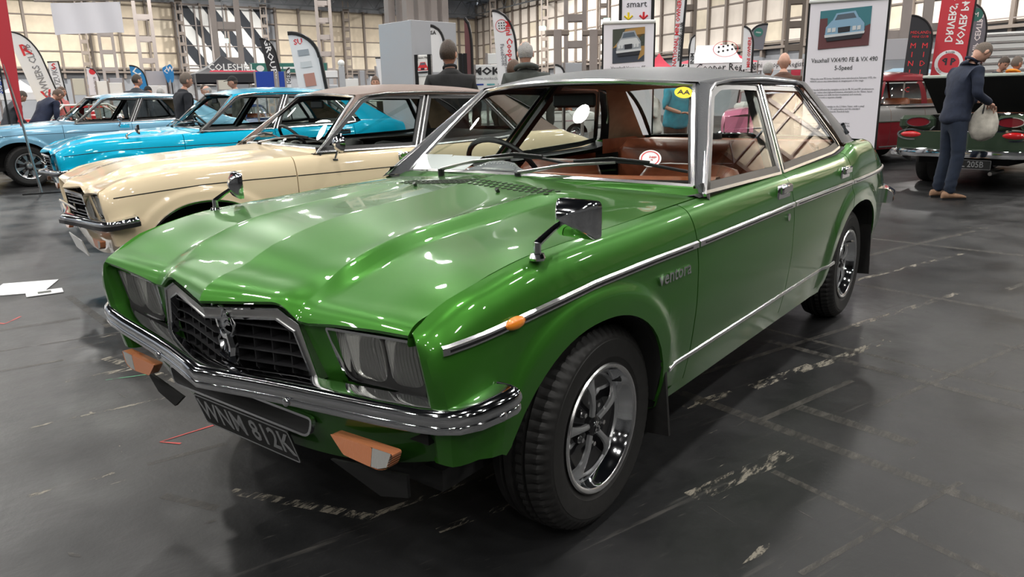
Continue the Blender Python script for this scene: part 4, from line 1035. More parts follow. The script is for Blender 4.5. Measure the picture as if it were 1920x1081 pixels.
    # black and white slanted shutter section laid over the panels of the left wall
    S0, _, _ = spot(357, Dl(357)); S1, _, _ = spot(508, Dl(508)); s0 = (S0 - PL).dot(u); s1 = (S1 - PL).dot(u); h = top - 3.0; z0 = 2.9
    for o in list(kids(wl)):
        if o.name.startswith('wall_panel'):
            q = (o.location - PL).dot(u)
            if s0 - .6 < q < s1 + .6: bpy.data.objects.remove(o)
    m3 = Matrix.Rotation(rz, 3, 'Z')
    B().box(PL + u * (s0 + s1) / 2 + n * .10 + Vector((0, 0, z0 + h / 2)), (s1 - s0, .10, h), rot=m3).build('striped_shutter', 'panel_white', wl, 0)
    Ls = s1 - s0; sl = .72; wd = .95; k = -h * sl
    while k < Ls:
        pts = [(k + h * sl, 0), (k + h * sl + wd, 0), (k + wd, h), (k, h)]
        def clip(pts, f):
            out = []
            for i in range(len(pts)):
                a, c = pts[i], pts[(i + 1) % len(pts)]; fa, fc = f(a), f(c)
                if fa >= 0: out.append(a)
                if fa * fc < 0: t = fa / (fa - fc); out.append((a[0] + (c[0] - a[0]) * t, a[1] + (c[1] - a[1]) * t))
            return out
        pts = clip(pts, lambda q: q[0]); pts = clip(pts, lambda q: Ls - q[0]) if len(pts) > 2 else []
        if len(pts) > 2: B().prism([PL + u * (s0 + q[0]) + n * .16 + Vector((0, 0, z0 + q[1])) for q in pts], n * .03).build('slanted_stripe', 'panel_black', wl, 0)
        k += 2.05
    b = B()
    for q in frange(0, Ls, 6): b.box(PL + u * (s0 + q) + n * .24 + Vector((0, 0, z0 + h / 2)), (.12, .1, h), rot=m3)
    for q in frange(0, h, 4): b.box(PL + u * (s0 + Ls / 2) + n * .21 + Vector((0, 0, z0 + q)), (Ls, .05, .06), rot=m3)
    tag(b.build('shutter_framing', 'steel', wl, 0), kind='stuff')
    PR, u2, n2, Lr, xr_, rz2, wr, _ = wall(K, E, 0, 40, 'wall_right', 1.55, 1.27, 4.1, 5)
    # closing walls, out of sight, given an invented dark tone to darken reflections in the car sides
    for nm, c, s_ in (('wall_front', (-22, 5, 6), (.4, 90, 12)), ('wall_back', (10, -32, 6), (120, .4, 12))):
        tag(B().box(c, s_).build(nm, 'dark_end_wall'), kind='structure')
    cl = B().box((12, 15, 12.1), (90, 110, .2)).build('ceiling', 'ceiling'); tag(cl, kind='structure')
    # ---- roof trusses
    def truss(P, Q, z, hh, name, seg=1.6, r=.06):
        t = empty(name, (P + Q) / 2 + Vector((0, 0, z))); t.location.z = z; o = (P + Q) / 2; o = Vector((o.x, o.y, 0)); L_ = (Q - P).length; uu = (Q - P) / L_; nn = max(2, int(L_ / seg))
        b = B(); b.tube([P - o, Q - o], r, 4); b.tube([P - o + Vector((0, 0, hh)), Q - o + Vector((0, 0, hh))], r, 4); b.build('chord', 'truss', t, 0)
        b = B()
        for i in range(nn):
            a = P - o + uu * L_ * i / nn; m_ = P - o + uu * L_ * (i + .5) / nn + Vector((0, 0, hh)); c = P - o + uu * L_ * (i + 1) / nn
            b.tube([a, m_], r * .6, 4, False); b.tube([m_, c], r * .6, 4, False)
        tag(b.build('web_member', 'truss', t, 0), kind='stuff'); return t
    k = 0
    for q in (2.0, 13, 24):
        P = PL + n * q; t = truss(P, P + u * Ln, top + .1 + .02 * q, 1.3, 'roof_truss', 2.0)
        tag(t, 'long steel roof truss high along the beige left wall, %s' % {2.0: 'closest to the wall', 13: 'second out from the wall', 24: 'third out from the wall'}[q], 'truss')
    for i, q in enumerate((30, 44, 58)):
        P = PL + u * q + n * 1.5; t = truss(P, P + n * 30, top + .3, 1.2, 'roof_truss', 2.0)
        tag(t, 'steel cross truss running out from the left wall, %s' % ['leftmost', 'middle one', 'nearest the hall corner'][i], 'truss')
    P = PR + n2 * 1.2; tag(truss(P, P + u2 * Lr, 9.4, 1.3, 'roof_truss', 2.0), 'steel roof truss above the right-hand beige wall', 'truss')
hall()
# ------------------------------------------------------------------ lattice columns
def column(px, D, w_, dep, hgt, label, group=None, bat=1.25, base=True, m='steel', turn=0):
    t = facing(px, D, 'lattice_column', label, 'column', group, turn); c = .17 * w_ / .9
    b = B()
    for sx in (-1, 0, 1) if w_ > 1.1 else (-1, 1):
        for sy in (-1, 1): b.box((sx * (w_ / 2 - c / 2), sy * (dep / 2 - c / 2), hgt / 2), (c, c, hgt))
    b.build('upright', m, t, 0)
    b = B(); z = .4
    while z < hgt:
        for sy in (-1, 1): b.box((0, sy * (dep / 2 - c * .3), z), (w_ - c, c * .4, .24))
        for sx in (-1, 1): b.box((sx * (w_ / 2 - c * .3), 0, z), (c * .4, dep - c, .24))
        z += bat
    b.build('batten_plate', m, t, 0)
    if base: B().box((0, 0, 1.1), (w_ + .1, dep + .1, 2.2), bev=.03).build('column_casing', 'wall_base', t)
    return t
G = 'grey lattice roof columns standing between the stands'
column(290, 38, .85, .6, 11.6, 'slim grey batten column behind the right edge of the hanging white sheet', G, 1.0)
column(440, 27, .95, .8, 11.6, 'broad grey batten column in front of the slanted black and white stripes', G, 1.15)
column(217, 52, .95, .7, 11.6, 'distant grey batten column directly below the hanging white sheet', G, 1.1)
column(619, 42, .85, .7, 11.6, 'slim pale batten column right of the black-edged feather flag', G, .85, m='steel')
column(1078, 30, .85, .7, 11.6, 'pale grey batten column left of the smaller roll-up car poster', G, .95)
column(1285, 36, .75, .6, 11.6, 'brown grey batten column behind the red and white marquee, towards its left end', G, .95, m='mullion')
column(1482, 32, .7, .6, 11.6, 'narrow batten column seen just left of the tall roll-up car poster', G, .9, m='mullion')
column(1684, 22, 1.3, .9, 11.6, 'wide dark grey batten column just right of the tall roll-up car poster', G, 1.2)
column(1745, 27, .8, .7, 11.6, 'batten column behind the red guild flag', G, 1.0)
for px in (176, 357, 510, 660):
    t = column(px, Dl(px) - 1.2, .55, .5, 10, 'thin lattice post against the left wall, %s' % {176: 'below the left end of the hanging sheet', 357: 'at the left edge of the striped section', 510: 'at the right edge of the striped section', 660: 'right of the pale batten column'}[px], 'posts against the left wall', .8, False, 'mullion')
for px, D in ((928, 72), (1022, 64), (1130, 56)):
    column(px, D, .6, .5, 11, 'thin lattice post against the right-hand wall, %s' % {928: 'nearest the corner behind the checkered feather flag', 1022: 'just right of the grey-haired man', 1130: 'behind the left edge of the smaller roll-up poster'}[px], 'posts against the right wall', .8, False, 'mullion')
# ------------------------------------------------------------------ lamp housings
def lamp_housings():
    for o in [o for o in bpy.data.objects if o.type == 'LIGHT']:
        t = empty('ceiling_light', (o.location.x, o.location.y, o.location.z + .12), o.rotation_euler.z, 'rectangular high-bay lamp hanging under the dark hall ceiling', 'light', 'high-bay lamps under the ceiling')
        B().box((0, 0, .12), (1.1, .6, .18), bev=.03).build('lamp_housing', 'steel', t)
        B().cyl((0, 0, .2), (0, 0, 12 - o.location.z - .12), .015, 6).build('hanger', 'truss', t)
lamp_housings()
# ------------------------------------------------------------------ general street of stands: boards, flags, tents
M['sheet'] = mat('white_cloth', (.80, .80, .86), .8); M['flag_red'] = mat('red_flag_cloth', (.52, .035, .05), .7); M['flag_white'] = mat('white_flag_cloth', (.78, .78, .80), .75)
M['flag_black'] = mat('charcoal_flag_cloth', (.020, .020, .025), .7); M['flag_grey'] = mat('grey_flag_cloth', (.16, .165, .19), .7); M['flag_blue'] = mat('blue_flag_cloth', (.02, .22, .52), .6)
M['board_blue'] = mat('blue_display_board', (.012, .05, .32), .8); M['grey_panel'] = mat('pale_grey_panel', (.42, .43, .46), .7); M['green_sign'] = mat('green_fascia', (.03, .16, .13), .6)
M['navy'] = mat('navy_canvas', (.05, .06, .11), .8); M['tent_red'] = mat('red_canvas', (.62, .05, .09), .7); M['tent_white'] = mat('white_canvas', (.80, .79, .80), .7); M['tent_blue'] = mat('pale_blue_canvas', (.35, .50, .62), .7)
M['poster_bg'] = mat('lilac_white_print', (.84, .81, .88), .6); M['ply'] = mat('cream_board', (.60, .58, .50), .7); M['teal'] = mat('teal_print', (.10, .40, .42), .6)
def board(px0, px1, py0, py1, D, name, label, ma, turn=0, group=None, th=.04, legs=True, cat='board', frame='steel'):
    pc = (px0 + px1) / 2; t = facing(pc, D, name, label, cat, group, turn)
    w_ = abs(px1 - px0) * D / 1441 / max(.3, math.cos(R_(turn))); z1 = zat(pc, py0, D); z0 = zat(pc, py1, D)
    p = B().box((0, 0, (z0 + z1) / 2), (w_, th, z1 - z0), bev=.005).build('panel', ma, t, 0)
    if legs:
        for s in (-1, 1):
            B().box((s * (w_ / 2 - .02), 0, (z1 + .0) / 2), (.04, th + .02, z1 + .01)).build('post', frame, t, 0)
            B().box((s * (w_ / 2 - .02), 0, .02), (.05, .45, .04)).build('foot', frame, t, 0)
    t['w'] = w_; t['z0'] = z0; t['z1'] = z1; return t, p, w_, z0, z1
def flag_outline(h, w_, z0, style, n=14):
    """feather outline, pole on the left or right side; returns 2-D points"""
    P = [(-w_ / 2, z0), (w_ / 2, z0)]
    if style == 'feather':      # rounded top leaning away from the pole
        P += [(w_ / 2, z0 + (h - z0) * .55)] + [(w_ / 2 - w_ * (1 - math.cos(a)) , z0 + (h - z0) * (.55 + .45 * math.sin(a))) for a in frange(0, PI / 2, n)[1:]]
    elif style == 'round':
        P += [(w_ / 2, h - w_ * .8)] + [(w_ / 2 - w_ * .5 * (1 - math.cos(a)) * 2 if False else w_ / 2 - w_ * (1 - math.cos(a)) * .5 * 2 * .5, h - w_ * .8 + w_ * .8 * math.sin(a)) for a in frange(0, PI / 2, n)[1:]] + [(-w_ * .0, h)] + [(-w_ / 2 * math.sin(a), h - w_ * .25 * (1 - math.cos(a))) for a in frange(0, PI / 2, 4)[1:]]
    elif style == 'tear':
        P = [(0, z0)] + [(w_ / 2 * math.sin(a) ** .8 if math.sin(a) > 0 else 0, z0 + (h - z0) * (.5 - .5 * math.cos(a * .9 + .1 * PI * (a / PI)))) for a in frange(0, PI, n)[1:-1]] + [(0, h)] + [(-w_ / 2, h - (h - z0) * .12), (-w_ / 2, h - (h - z0) * .3)]
    else: P += [(w_ / 2, h), (-w_ / 2, h)]
    return P
def flag(px0, px1, py0, py1, D, label, ma, style='feather', flip=False, texts=(), turn=0, lean=0, group=None, pole=True):
    pc = (px0 + px1) / 2; t = facing(pc, D, 'feather_flag', label, 'flag', group, turn)
    w_ = (px1 - px0) * D / 1441; h = zat(pc, py0, D); z0 = max(.35, zat(pc, py1, D)); sg = -1 if flip else 1
    if lean:
        t.rotation_euler.rotate_axis('Y', R_(lean)); zm = (h + z0) / 2; rt = Matrix.Rotation(t.rotation_euler.z, 3, 'Z') @ Vector((1, 0, 0)); t.location -= rt * math.sin(R_(lean)) * zm
    pts = [(sg * x, z) for x, z in flag_outline(h, w_, z0, style)]
    cl = B().prism([(x, 0, z) for x, z in pts], (0, .012, 0)).build('flag_cloth', ma, t, 0)
    if pole:
        pp = [(sg * (w_ / 2 + .01), 0, .02), (sg * (w_ / 2 + .01), 0, z0)] + [(sg * (abs(x) + .01) if x * sg > 0 else x, 0, z + .005) for x, z in pts[2:]]
        if style in ('tear',): pp = [(0, .02, .02), (0, .02, z0 + .1)]
        B().tube([Vector(p) + Vector((0, .0, 0)) for p in pp], .018, 6).build('pole', 'black', t)
        B().box((pp[0][0], 0, .02), (.5, .05, .03)).box((pp[0][0], 0, .02), (.05, .5, .03)).build('base_foot', 'black', t)
    for (s, x, z, size, tm, rot, sx) in texts:      # rot: 0 upright, 90 reading up, -90 reading down, 'm' seen from behind
        mir = -1 if rot in ('m90', 'm-90', 'm0') else 1; r = R_({'m90': 90, 'm-90': -90, 'm0': 0}.get(rot, rot))
        X = Vector((math.cos(r), 0, math.sin(r))) ; Y = Vector((-math.sin(r), 0, math.cos(r)))
        b = text_vf(s, size, .001, 'CENTER', size * .02, sx, 1.0, 1)
        zz = z0 + (h - z0) * z
        b.v = [tuple(Vector((x * w_, -.004, zz)) + X * p[0] + Y * (mir * p[1]) + Vector((0, -p[2], 0))) for p in b.v]
        b.build('lettering', tm, cl, 0)
    return t, cl, w_, z0, h
def disc(par, c, r, ma, nm='emblem_disc', n=24, rz=1.0, y=-.004, hole=0):
    b = B(); pts = [(c[0] + r * math.cos(a), y, c[1] + r * rz * math.sin(a)) for a in frange(0, 2 * PI, n)[:-1]]
    if hole: return ring(b, [(p[0], p[2]) for p in pts], [(c[0] + (p[0] - c[0]) * hole, c[1] + (p[2] - c[1]) * hole) for p in pts], lambda q, d: (q[0], y - d, q[1]), .002).build(nm, ma, par, 0)
    return b.prism(pts, (0, -.002, 0)).build(nm, ma, par, 0)
def txt(par, s, x, z, size, ma, y=-.025, sx=1.0, align='CENTER', bold=.0, name='lettering', rot=0, res=1):
    r = R_(rot); X = Vector((math.cos(r), 0, math.sin(r))); Y = Vector((-math.sin(r), 0, math.cos(r)))
    b = text_vf(s, size, .001, align, bold, sx, 1.0, res); b.v = [tuple(Vector((x, y, z)) + X * p[0] + Y * p[1] + Vector((0, -p[2], 0))) for p in b.v]
    return b.build(name, ma, par, 0)
# ------------------------------------------------------------------ hanging sheet
def hanging_sheet():
    t = facing(190, 30, 'hanging_sheet', 'blank white cloth hanging from a rail high at the left', 'sheet')
    z1, z0 = zat(190, 4, 30), zat(190, 62, 30); w_ = 112 * 30 / 1441
    rows = [[(x, .03 * math.sin(x * 7 + z), z + .06 * x - .02 * (abs(x) > 1) * (z < z0 + .1)) for x in frange(-w_ / 2, w_ / 2, 20)] for z in frange(z0, z1, 8)]
    B().grid(rows).build('cloth', 'sheet', t, 60)
    B().cyl((-w_ / 2 - .5, 0, z1 - .02), (w_ / 2 + .7, 0, z1 + .18), .03, 8).build('rail', 'steel', t)
    for x in (-w_ / 2, w_ / 2): B().cyl((x, 0, z1), (x, 0, 12), .01, 4).build('wire', 'truss', t)
hanging_sheet()
# ------------------------------------------------------------------ roll-up posters with the car pictures
M['pic_car_blue'] = mat('picture_pale_blue', (.25, .42, .58), .6); M['pic_teal'] = mat('picture_teal', (.05, .20, .24), .6); M['pic_maroon'] = mat('picture_maroon', (.13, .045, .05), .6); M['pic_dark'] = mat('picture_dark', (.02, .022, .03), .6)
M['pic_road'] = mat('picture_road', (.05, .06, .085), .6); M['pic_ochre'] = mat('picture_ochre', (.42, .24, .07), .6); M['pic_silver'] = mat('picture_silver', (.33, .36, .40), .6); M['pic_olive'] = mat('picture_olive', (.06, .07, .055), .6)
M['pic_glass'] = mat('picture_glass', (.10, .13, .17), .5); M['pic_pale'] = mat('picture_pale', (.62, .64, .66), .6); M['pic_pink'] = mat('picture_skin', (.50, .25, .20), .6)
def car_picture(par, cx, cz, w_, h, body, bg, ground, extra, sl=0.0, y=-.022):
    f = lambda u, v, k: (cx + u * w_ / 2, y - .0012 * k, cz + v * h / 2 + sl * u * w_ / 2)
    def P(pts, m, k, nm='picture_patch'): B().prism([f(u, v, k) for u, v in pts], (0, -.001, 0)).build(nm, m, pic, 0)
    pic = B().prism([f(u, v, 0) for u, v in ((-1, -1), (1, -1), (1, 1), (-1, 1))], (0, -.002, 0)).build('printed_picture', bg, par, 0)
    P([(-1, -1), (1, -1), (1, -.15), (-1, -.1)], ground, 2)
    for pts, m in extra: P(pts, m, 3)
    P([(-.50, .42), (-.36, .80), (.38, .84), (.54, .46)], body, 4)                       # roof and cabin
    P([(-.42, .42), (-.31, .72), (.32, .75), (.45, .45)], 'pic_glass', 5)
    P([(-.74, .12), (-.52, .44), (.56, .48), (.76, .16), (.78, -.30), (-.76, -.34)], body, 6)   # bonnet and nose
    P([(-.70, .02), (-.50, .36), (.50, .40), (.72, .06)], 'pic_pale' if body == 'pic_silver' else 'pic_teal' if 0 else body, 7)
    P([(-.26, .06), (.22, .08), (.22, -.20), (-.24, -.22)], 'pic_dark', 8)
    for u in (-.60, -.42, .38, .56): P([(u - .07, .06), (u + .07, .07), (u + .07, -.14), (u - .07, -.16)], 'pic_pale', 8)
    P([(-.78, -.28), (.80, -.24), (.78, -.36), (-.76, -.42)], 'pic_pale', 9)               # bumper
    P([(-.72, -.42), (.74, -.36), (.68, -.58), (-.66, -.62)], 'pic_dark', 8)
    return pic
def rollup(px0, px1, py0, D, turn, label, z0=.12):
    pc = (px0 + px1) / 2; t = facing(pc, D, 'roll_up_poster', label, 'poster', None, turn); w_ = (px1 - px0) * D / 1441 / math.cos(R_(turn)); z1 = zat(pc, py0, D)
    p = B().box((0, 0, (z0 + z1) / 2), (w_, .012, z1 - z0)).build('poster_sheet', 'poster_bg', t, 0)
    B().box((0, 0, z1 + .012), (w_ + .03, .045, .035), bev=.01).build('top_rail', 'white', t)
    for s in (-1, 1): B().box((s * (w_ / 2 + .008), .01, (z0 + z1) / 2), (.018, .02, z1 - z0)).build('side_rail', 'black', t)
    B().box((0, 0, .06), (w_ + .04, .16, .10), bev=.03).build('base_cassette', 'satin', t)
    B().box((0, 0, .01), (.08, .5, .02)).box((0, .02, z1 / 2), (.02, .015, z1)).build('support', 'black', t)
    return t, p, w_, z0, z1
t, p, w_, z0, z1 = rollup(1512, 1642, 2, 6.6, 0, 'tall white roll-up poster with a blue car picture and paragraphs of text')
t.rotation_euler = (R_(-0), 0, t.rotation_euler.z)
k = w_
car_picture(p, -.03 * k, z1 - .36 * k, .66 * k, .52 * k, 'pic_car_blue', 'pic_teal', 'pic_maroon', [([(-1, -1), (-.65, -1), (-.7, .6), (-1, .6)], 'pic_maroon'), ([(.78, -1), (1, -1), (1, .1), (.8, 0)], 'pic_maroon')], .05, -.008)
txt(p, 'Vauxhall VX4/90 FE & VX 490', 0, z1 - .79 * k, .086 * k, 'print_black', -.008, .82, res=3)
txt(p, '5-Speed', 0, z1 - .90 * k, .086 * k, 'print_black', -.008, .85, res=3)
para = [['When the new FE Series Vauxhalls were introduced in February 1972, the', 'VX4/90 saloon was immediately an integral part of the range.'],
        ['This model followed the template set by its FB, FC and FD predecessors,', 'a sporty, rather than high-performance, alternative to the Victor, based', 'on its stablemate but with modest mechanical and cosmetic', 'changes to provide a separate identity.'],
        ['The VX4/90 was very similar to the 2.3-litre Victor, with a small', 'array of twin Stromberg 175 carburettors and the standard', 'overdrive transmission at launch. Five-bolt hubs', 'and style steel wheels.'],
        ['There was extensive instrumentation and a three', 'spoke wheel. You could identify the model by the', '"four form" grille emblem and satin', 'grey front surround.'],
        ['The 1974 model had a sportive interior, complete', 'with perforated trim and white armrests. The', 'overdrive gearbox and axle drive ratio was', 'therefore revised.'],
        ['When the VX4/90 5-speed version was', 'launched, the car was using a', 'Getrag gearbox in place of', 'the overdrive unit.']]
z = z1 - 1.02 * k
for pa in para:
    txt(p, '\n'.join(pa), -.43 * k, z - .02 * len(pa) * k, .036 * k, 'print_grey', -.008, .80, 'LEFT', 0, 'paragraph', 0, 0); z -= (.044 * len(pa) + .062) * k
t, p, w_, z0, z1 = rollup(1131, 1222, 44, 7.8, 3, 'smaller white roll-up poster with a silver car picture behind the green roof')
k = w_
car_picture(p, 0, z1 - .42 * k, .64 * k, .66 * k, 'pic_silver', 'pic_olive', 'pic_road', [([(-1, -.1), (-.6, .3), (-.2, .95), (1, 1), (1, .6), (.3, .2)], 'pic_ochre'), ([(.5, .1), (.95, .12), (.95, .6), (.5, .58)], 'pic_olive'), ([(.6, -.9), (1, -.6), (1, -.1), (.8, -.1)], 'pic_ochre'), ([(-.1, .5), (.25, .5), (.2, .85), (-.02, .85)], 'pic_pink')], .06, -.008)
txt(p, 'Vauxhall Ventora FE', 0, z1 - .86 * k, .095 * k, 'print_black', -.008, .9, res=3)
txt(p, 'The Ventora was the six-cylinder\nsaloon of the FE Series.', 0, z1 - 1.15 * k, .05 * k, 'print_grey', -.008, .9)
# banner with arrows behind the smaller poster
t, p, w_, z0, z1 = board(1158, 1222, -30, 150, 10, 'hanging_banner', 'tall white banner with a yellow and a red arrow above the smaller roll-up poster', 'poster_bg', 0, None, .02, True, 'banner', 'black')
zz = zat(1190, 8, 10); txt(p, 'smart', 0, zz, .11, 'pic_dark', -.015, 1, name='lettering')
zz = zat(1190, 2, 10); B().prism([(-.02, -.014, zz + .07), (.06, -.014, zz + .04), (.05, -.014, zz + .12)], (0, -.002, 0)).build('star_mark', 'yellow', p, 0)
for x, m in ((-.10, 'yellow'), (.09, 'red_print')):
    zz = zat(1190, 34, 10); b = B(); b.tube([(x, -.014, zz + .07), (x, -.014, zz - .01)], .012, 4); b.tube([(x - .05, -.014, zz + .03), (x, -.014, zz - .015), (x + .05, -.014, zz + .03)], .012, 4); b.build('arrow_mark', m, p, 0)
# ------------------------------------------------------------------ flags
t, cl, w_, z0, h = flag(14, 46, -60, 228, 11.2, 'narrow red flag on a silver pole, leftmost in the hall', 'flag_red', 'plain', False, [], 0, 0, None, False)
bpy.data.objects.remove(cl)
b = B().prism([(-.17, 0, 3.1), (.12, 0, 3.1), (.10, 0, 1.9), (.07, 0, 1.10), (.02, 0, .98), (-.02, 0, 1.3), (-.08, 0, 1.9)], (0, .015, 0)); cl = b.build('flag_cloth', 'flag_red', t, 0)
for i, c_ in enumerate('CLUB'): txt(cl, c_, -.10 + .012 * i, 2.75 - i * .14, .12, 'board_blue', -.004, 1)
B().tube([(.14, -.03, 0.01), (.09, -.03, .5), (.04, -.03, 1.1), (-.1, .03, 2.2), (-.2, .03, 3.2)], [.02, .018, .016, .012, .01], 8).build('pole', 'satin', t); B().box((.14, -.03, .012), (.5, .06, .02)).build('base_foot', 'black', t)
t.rotation_euler.rotate_axis('Y', R_(0))
flag(57, 94, 48, 185, 17.6, 'white feather flag lettered OWNERS CLUB, leaning left', 'flag_white', 'feather', False, [('OWNERS CLUB', .10, .42, .20, 'print_grey', 90, .85), ('R', -.02, .72, .34, 'red_print', 0, 1), ('V', .05, .06, .34, 'red_print', 0, 1)], 0, -14)
flag(107, 124, 115, 180, 20.5, 'white rectangular flag with red emblem and grey upright word, right of the owners club flag', 'flag_white', 'plain', False, [('SUZUKI', 0, .5, .18, 'print_grey', 90, 1), ('S', 0, .86, .22, 'red_print', 0, 1)], 0, -5)
flag(0, 11, 113, 180, 15, 'white flag with blue upright word at the left edge', 'flag_white', 'plain', False, [('SUZUKI', .1, .4, .13, 'board_blue', 90, 1), ('S', 0, .86, .16, 'red_print', 0, 1)])
flag(174, 192, 126, 178, 24, 'small white feather flag with a red dot, behind the light blue car', 'flag_white', 'feather', False, [('CAR CLUB', .12, .38, .10, 'print_grey', 90, 1)])
disc([o for o in bpy.data.objects if o.name.startswith('flag_cloth')][-1] if False else bpy.data.objects[max((o.name for o in bpy.data.objects if o.name.startswith('flag_cloth')))], (0, zat(183, 134, 24)), .09, 'red_print')
flag(257, 279, 121, 180, 21, 'blue feather flag behind the standing man in a charcoal jacket', 'flag_blue', 'feather', False, [('C', -.05, .8, .3, 'white', 0, 1)], 0, -6)
flag(314, 326, 123, 155, 24, 'blue teardrop flag, left of the pair', 'flag_blue', 'tear', False, [('C', 0, .68, .2, 'white', 0, 1)]); flag(322, 333, 120, 155, 23.6, 'blue teardrop flag, right of the pair', 'flag_blue', 'tear', False, [('W', 0, .72, .2, 'white', 0, 1)])
flag(504, 526, 68, 140, 20, 'dark feather flag with pale upright letters over the blue boards', 'flag_black', 'feather', False, [('GROUPE', 0, .45, .20, 'flag_white', -90, 1.3)], 0, -9)
t, cl, w_, z0, h = flag(558, 606, 57, 170, 12.5, 'white feather flag with thick black edge and small car pictures', 'flag_white', 'feather', False, [('SU', -.18, .84, .12, 'red_print', 0, 1)], 0, -7)
for i, (x, z) in enumerate(((-.06, .66), (-.04, .46), (-.02, .2))): B().box((x * w_, -.006, z0 + (h - z0) * z), (.17, .004, .09 if i < 2 else .2)).build('printed_picture', ['pic_silver', 'pic_pale', 'pic_pink'][i], cl, 0)
B().tube([(w_ / 2 + .012, 0, .02), (w_ / 2 + .012, 0, z0 + (h - z0) * .55)] + [(w_ / 2 - w_ * (1 - math.cos(a)), 0, z0 + (h - z0) * (.55 + .45 * math.sin(a))) for a in frange(0, PI / 2, 10)], .03, 6).build('edge_sleeve', 'black', t)
flag(712, 748, 105, 160, 19.6, 'white feather flag with a black edge and large slanting letters', 'flag_white', 'feather', False, [('PTI', .1, .38, .24, 'print_black', -75, 1)], 0, -7)
flag(697, 712, 141, 165, 20, 'small white feather flag with a W left of the slanting-letter flag', 'flag_white', 'feather', False, [('W', 0, .4, .14, 'print_black', -80, 1)])
flag(541, 549, 128, 165, 17, 'narrow white flag lettered IGER beside the blue boards', 'flag_white', 'feather', True, [('IGER', .1, .5, .12, 'print_black', 90, 1)])
flag(813, 836, 49, 135, 9.5, 'slim white feather flag with small pictures in front of the grey box', 'flag_white', 'feather', False, [('SA', -.3, .86, .06, 'print_black', 0, 1)])
flag(875, 886, 35, 165, 9.6, 'thin maroon flag on edge, right of the grey box', 'pic_maroon', 'feather', False, [])
t, cl, w_, z0, h = flag(931, 968, 18, 160, 11, 'white feather flag lettered for a cooper register with a chequered emblem', 'flag_white', 'feather', False, [('Mini Cooper Register', .22, .36, .115, 'red_print', -90, 1), ('Facebook', -.16, .42, .075, 'print_grey', -90, 1), ('www.minicooper.org', -.02, .12, .07, 'print_grey', -90, 1)], 0, -4)
disc(cl, (-.06 * w_ - .01, z0 + (h - z0) * .80), .085, 'red_print', 'emblem_ring', hole=.92)
for i in range(3):
    for j in range(3): disc(cl, (-.06 * w_ - .045 + i * .035, z0 + (h - z0) * .80 - .035 + j * .035), .010, 'print_black', 'emblem_dot', 8)
flag(1262, 1276, -40, 127, 12, 'very tall narrow white flag with upright red and black words', 'flag_white', 'plain', False, [('www.miniclub.co.uk', .25, .30, .07, 'print_black', 90, 1), ('NATIONAL MINI OWNERS CLUB', -.2, .5, .085, 'red_print', 90, 1)], 0, 3)
flag(1388, 1405, 50, 130, 14, 'slim white feather flag in front of the red and white marquee', 'flag_white', 'feather', False, [('MINI OWNERS', .2, .4, .08, 'red_print', 90, 1)], 0, 0)
t, cl, w_, z0, h = flag(1402, 1428, 42, 90, 16.5, 'dark grey rounded flag with a green disc above the marquee', 'flag_grey', 'feather', True, [], 0, 8)
disc(cl, (-.02, z0 + (h - z0) * .66), .085, 'white', hole=.0) if False else disc(cl, (-.01, z0 + (h - z0) * .66), .09, 'green_sign'); txt(cl, 'mini', -.01, z0 + (h - z0) * .66, .06, 'white', -.01)
flag(1290, 1299, 67, 128, 15, 'narrow white feather flag behind the left of the marquee', 'flag_white', 'feather', True, [('MINI', 0, .3, .1, 'print_black', -90, 1)])
t, cl, w_, z0, h = flag(1694, 1733, 29, 142, 16.5, 'charcoal rounded flag with red letters in columns', 'flag_black', 'feather', False, [], 0, 2)
for i, c_ in enumerate('MIDLA'): txt(cl, c_, .11, z0 + (h - z0) * .50 - i * .18, .155, 'red_print', -.004)
for i, c_ in enumerate('MINI C'): txt(cl, c_, -.11, z0 + (h - z0) * .50 - i * .18, .155, 'red_print', -.004)
txt(cl, 'MIDLANDS', 0, z0 + (h - z0) * .72, .08, 'red_print', -.004); txt(cl, 'MINI CLUB', 0, z0 + (h - z0) * .65, .065, 'red_print', -.004)
t, cl, w_, z0, h = flag(1748, 1802, -70, 145, 16.5, 'large red flag with white words and a round badge', 'flag_red', 'round', False, [("DRIVERS' GUILD", -.12, .62, .195, 'white', 'm90', 1), ('ROVER P4', .22, .48, .195, 'white', 'm90', 1)], 0, 2)
cx, cz = .0, zat(1775, 118, 16.5); disc(cl, (cx, cz), .265, 'flag_white', 'badge_ring'); disc(cl, (cx, cz), .20, 'flag_red', 'badge_centre', y=-.007)
for s in (-1, 1): txt(cl, 'P', cx + s * .075, cz + .02, .19, 'pic_dark', -.011, s, bold=.008)
txt(cl, 'ROVER', cx, cz + .215, .055, 'print_black', -.010); txt(cl, 'GUILD', cx - .165, cz - .15, .05, 'print_black', -.010, rot=-45)
t, cl, w_, z0, h = flag(1799, 1831, 6, 140, 17.2, 'grey rounded flag with white upright words behind the red one', 'flag_grey', 'feather', False, [('OWNERSHIP CENTRE', .10, .36, .15, 'white', 'm90', 1)], 0, 2)
disc(cl, (-.05, z0 + (h - z0) * .84), .135, 'green_sign'); txt(cl, 'M', -.05, z0 + (h - z0) * .84, .14, 'white', -.01)
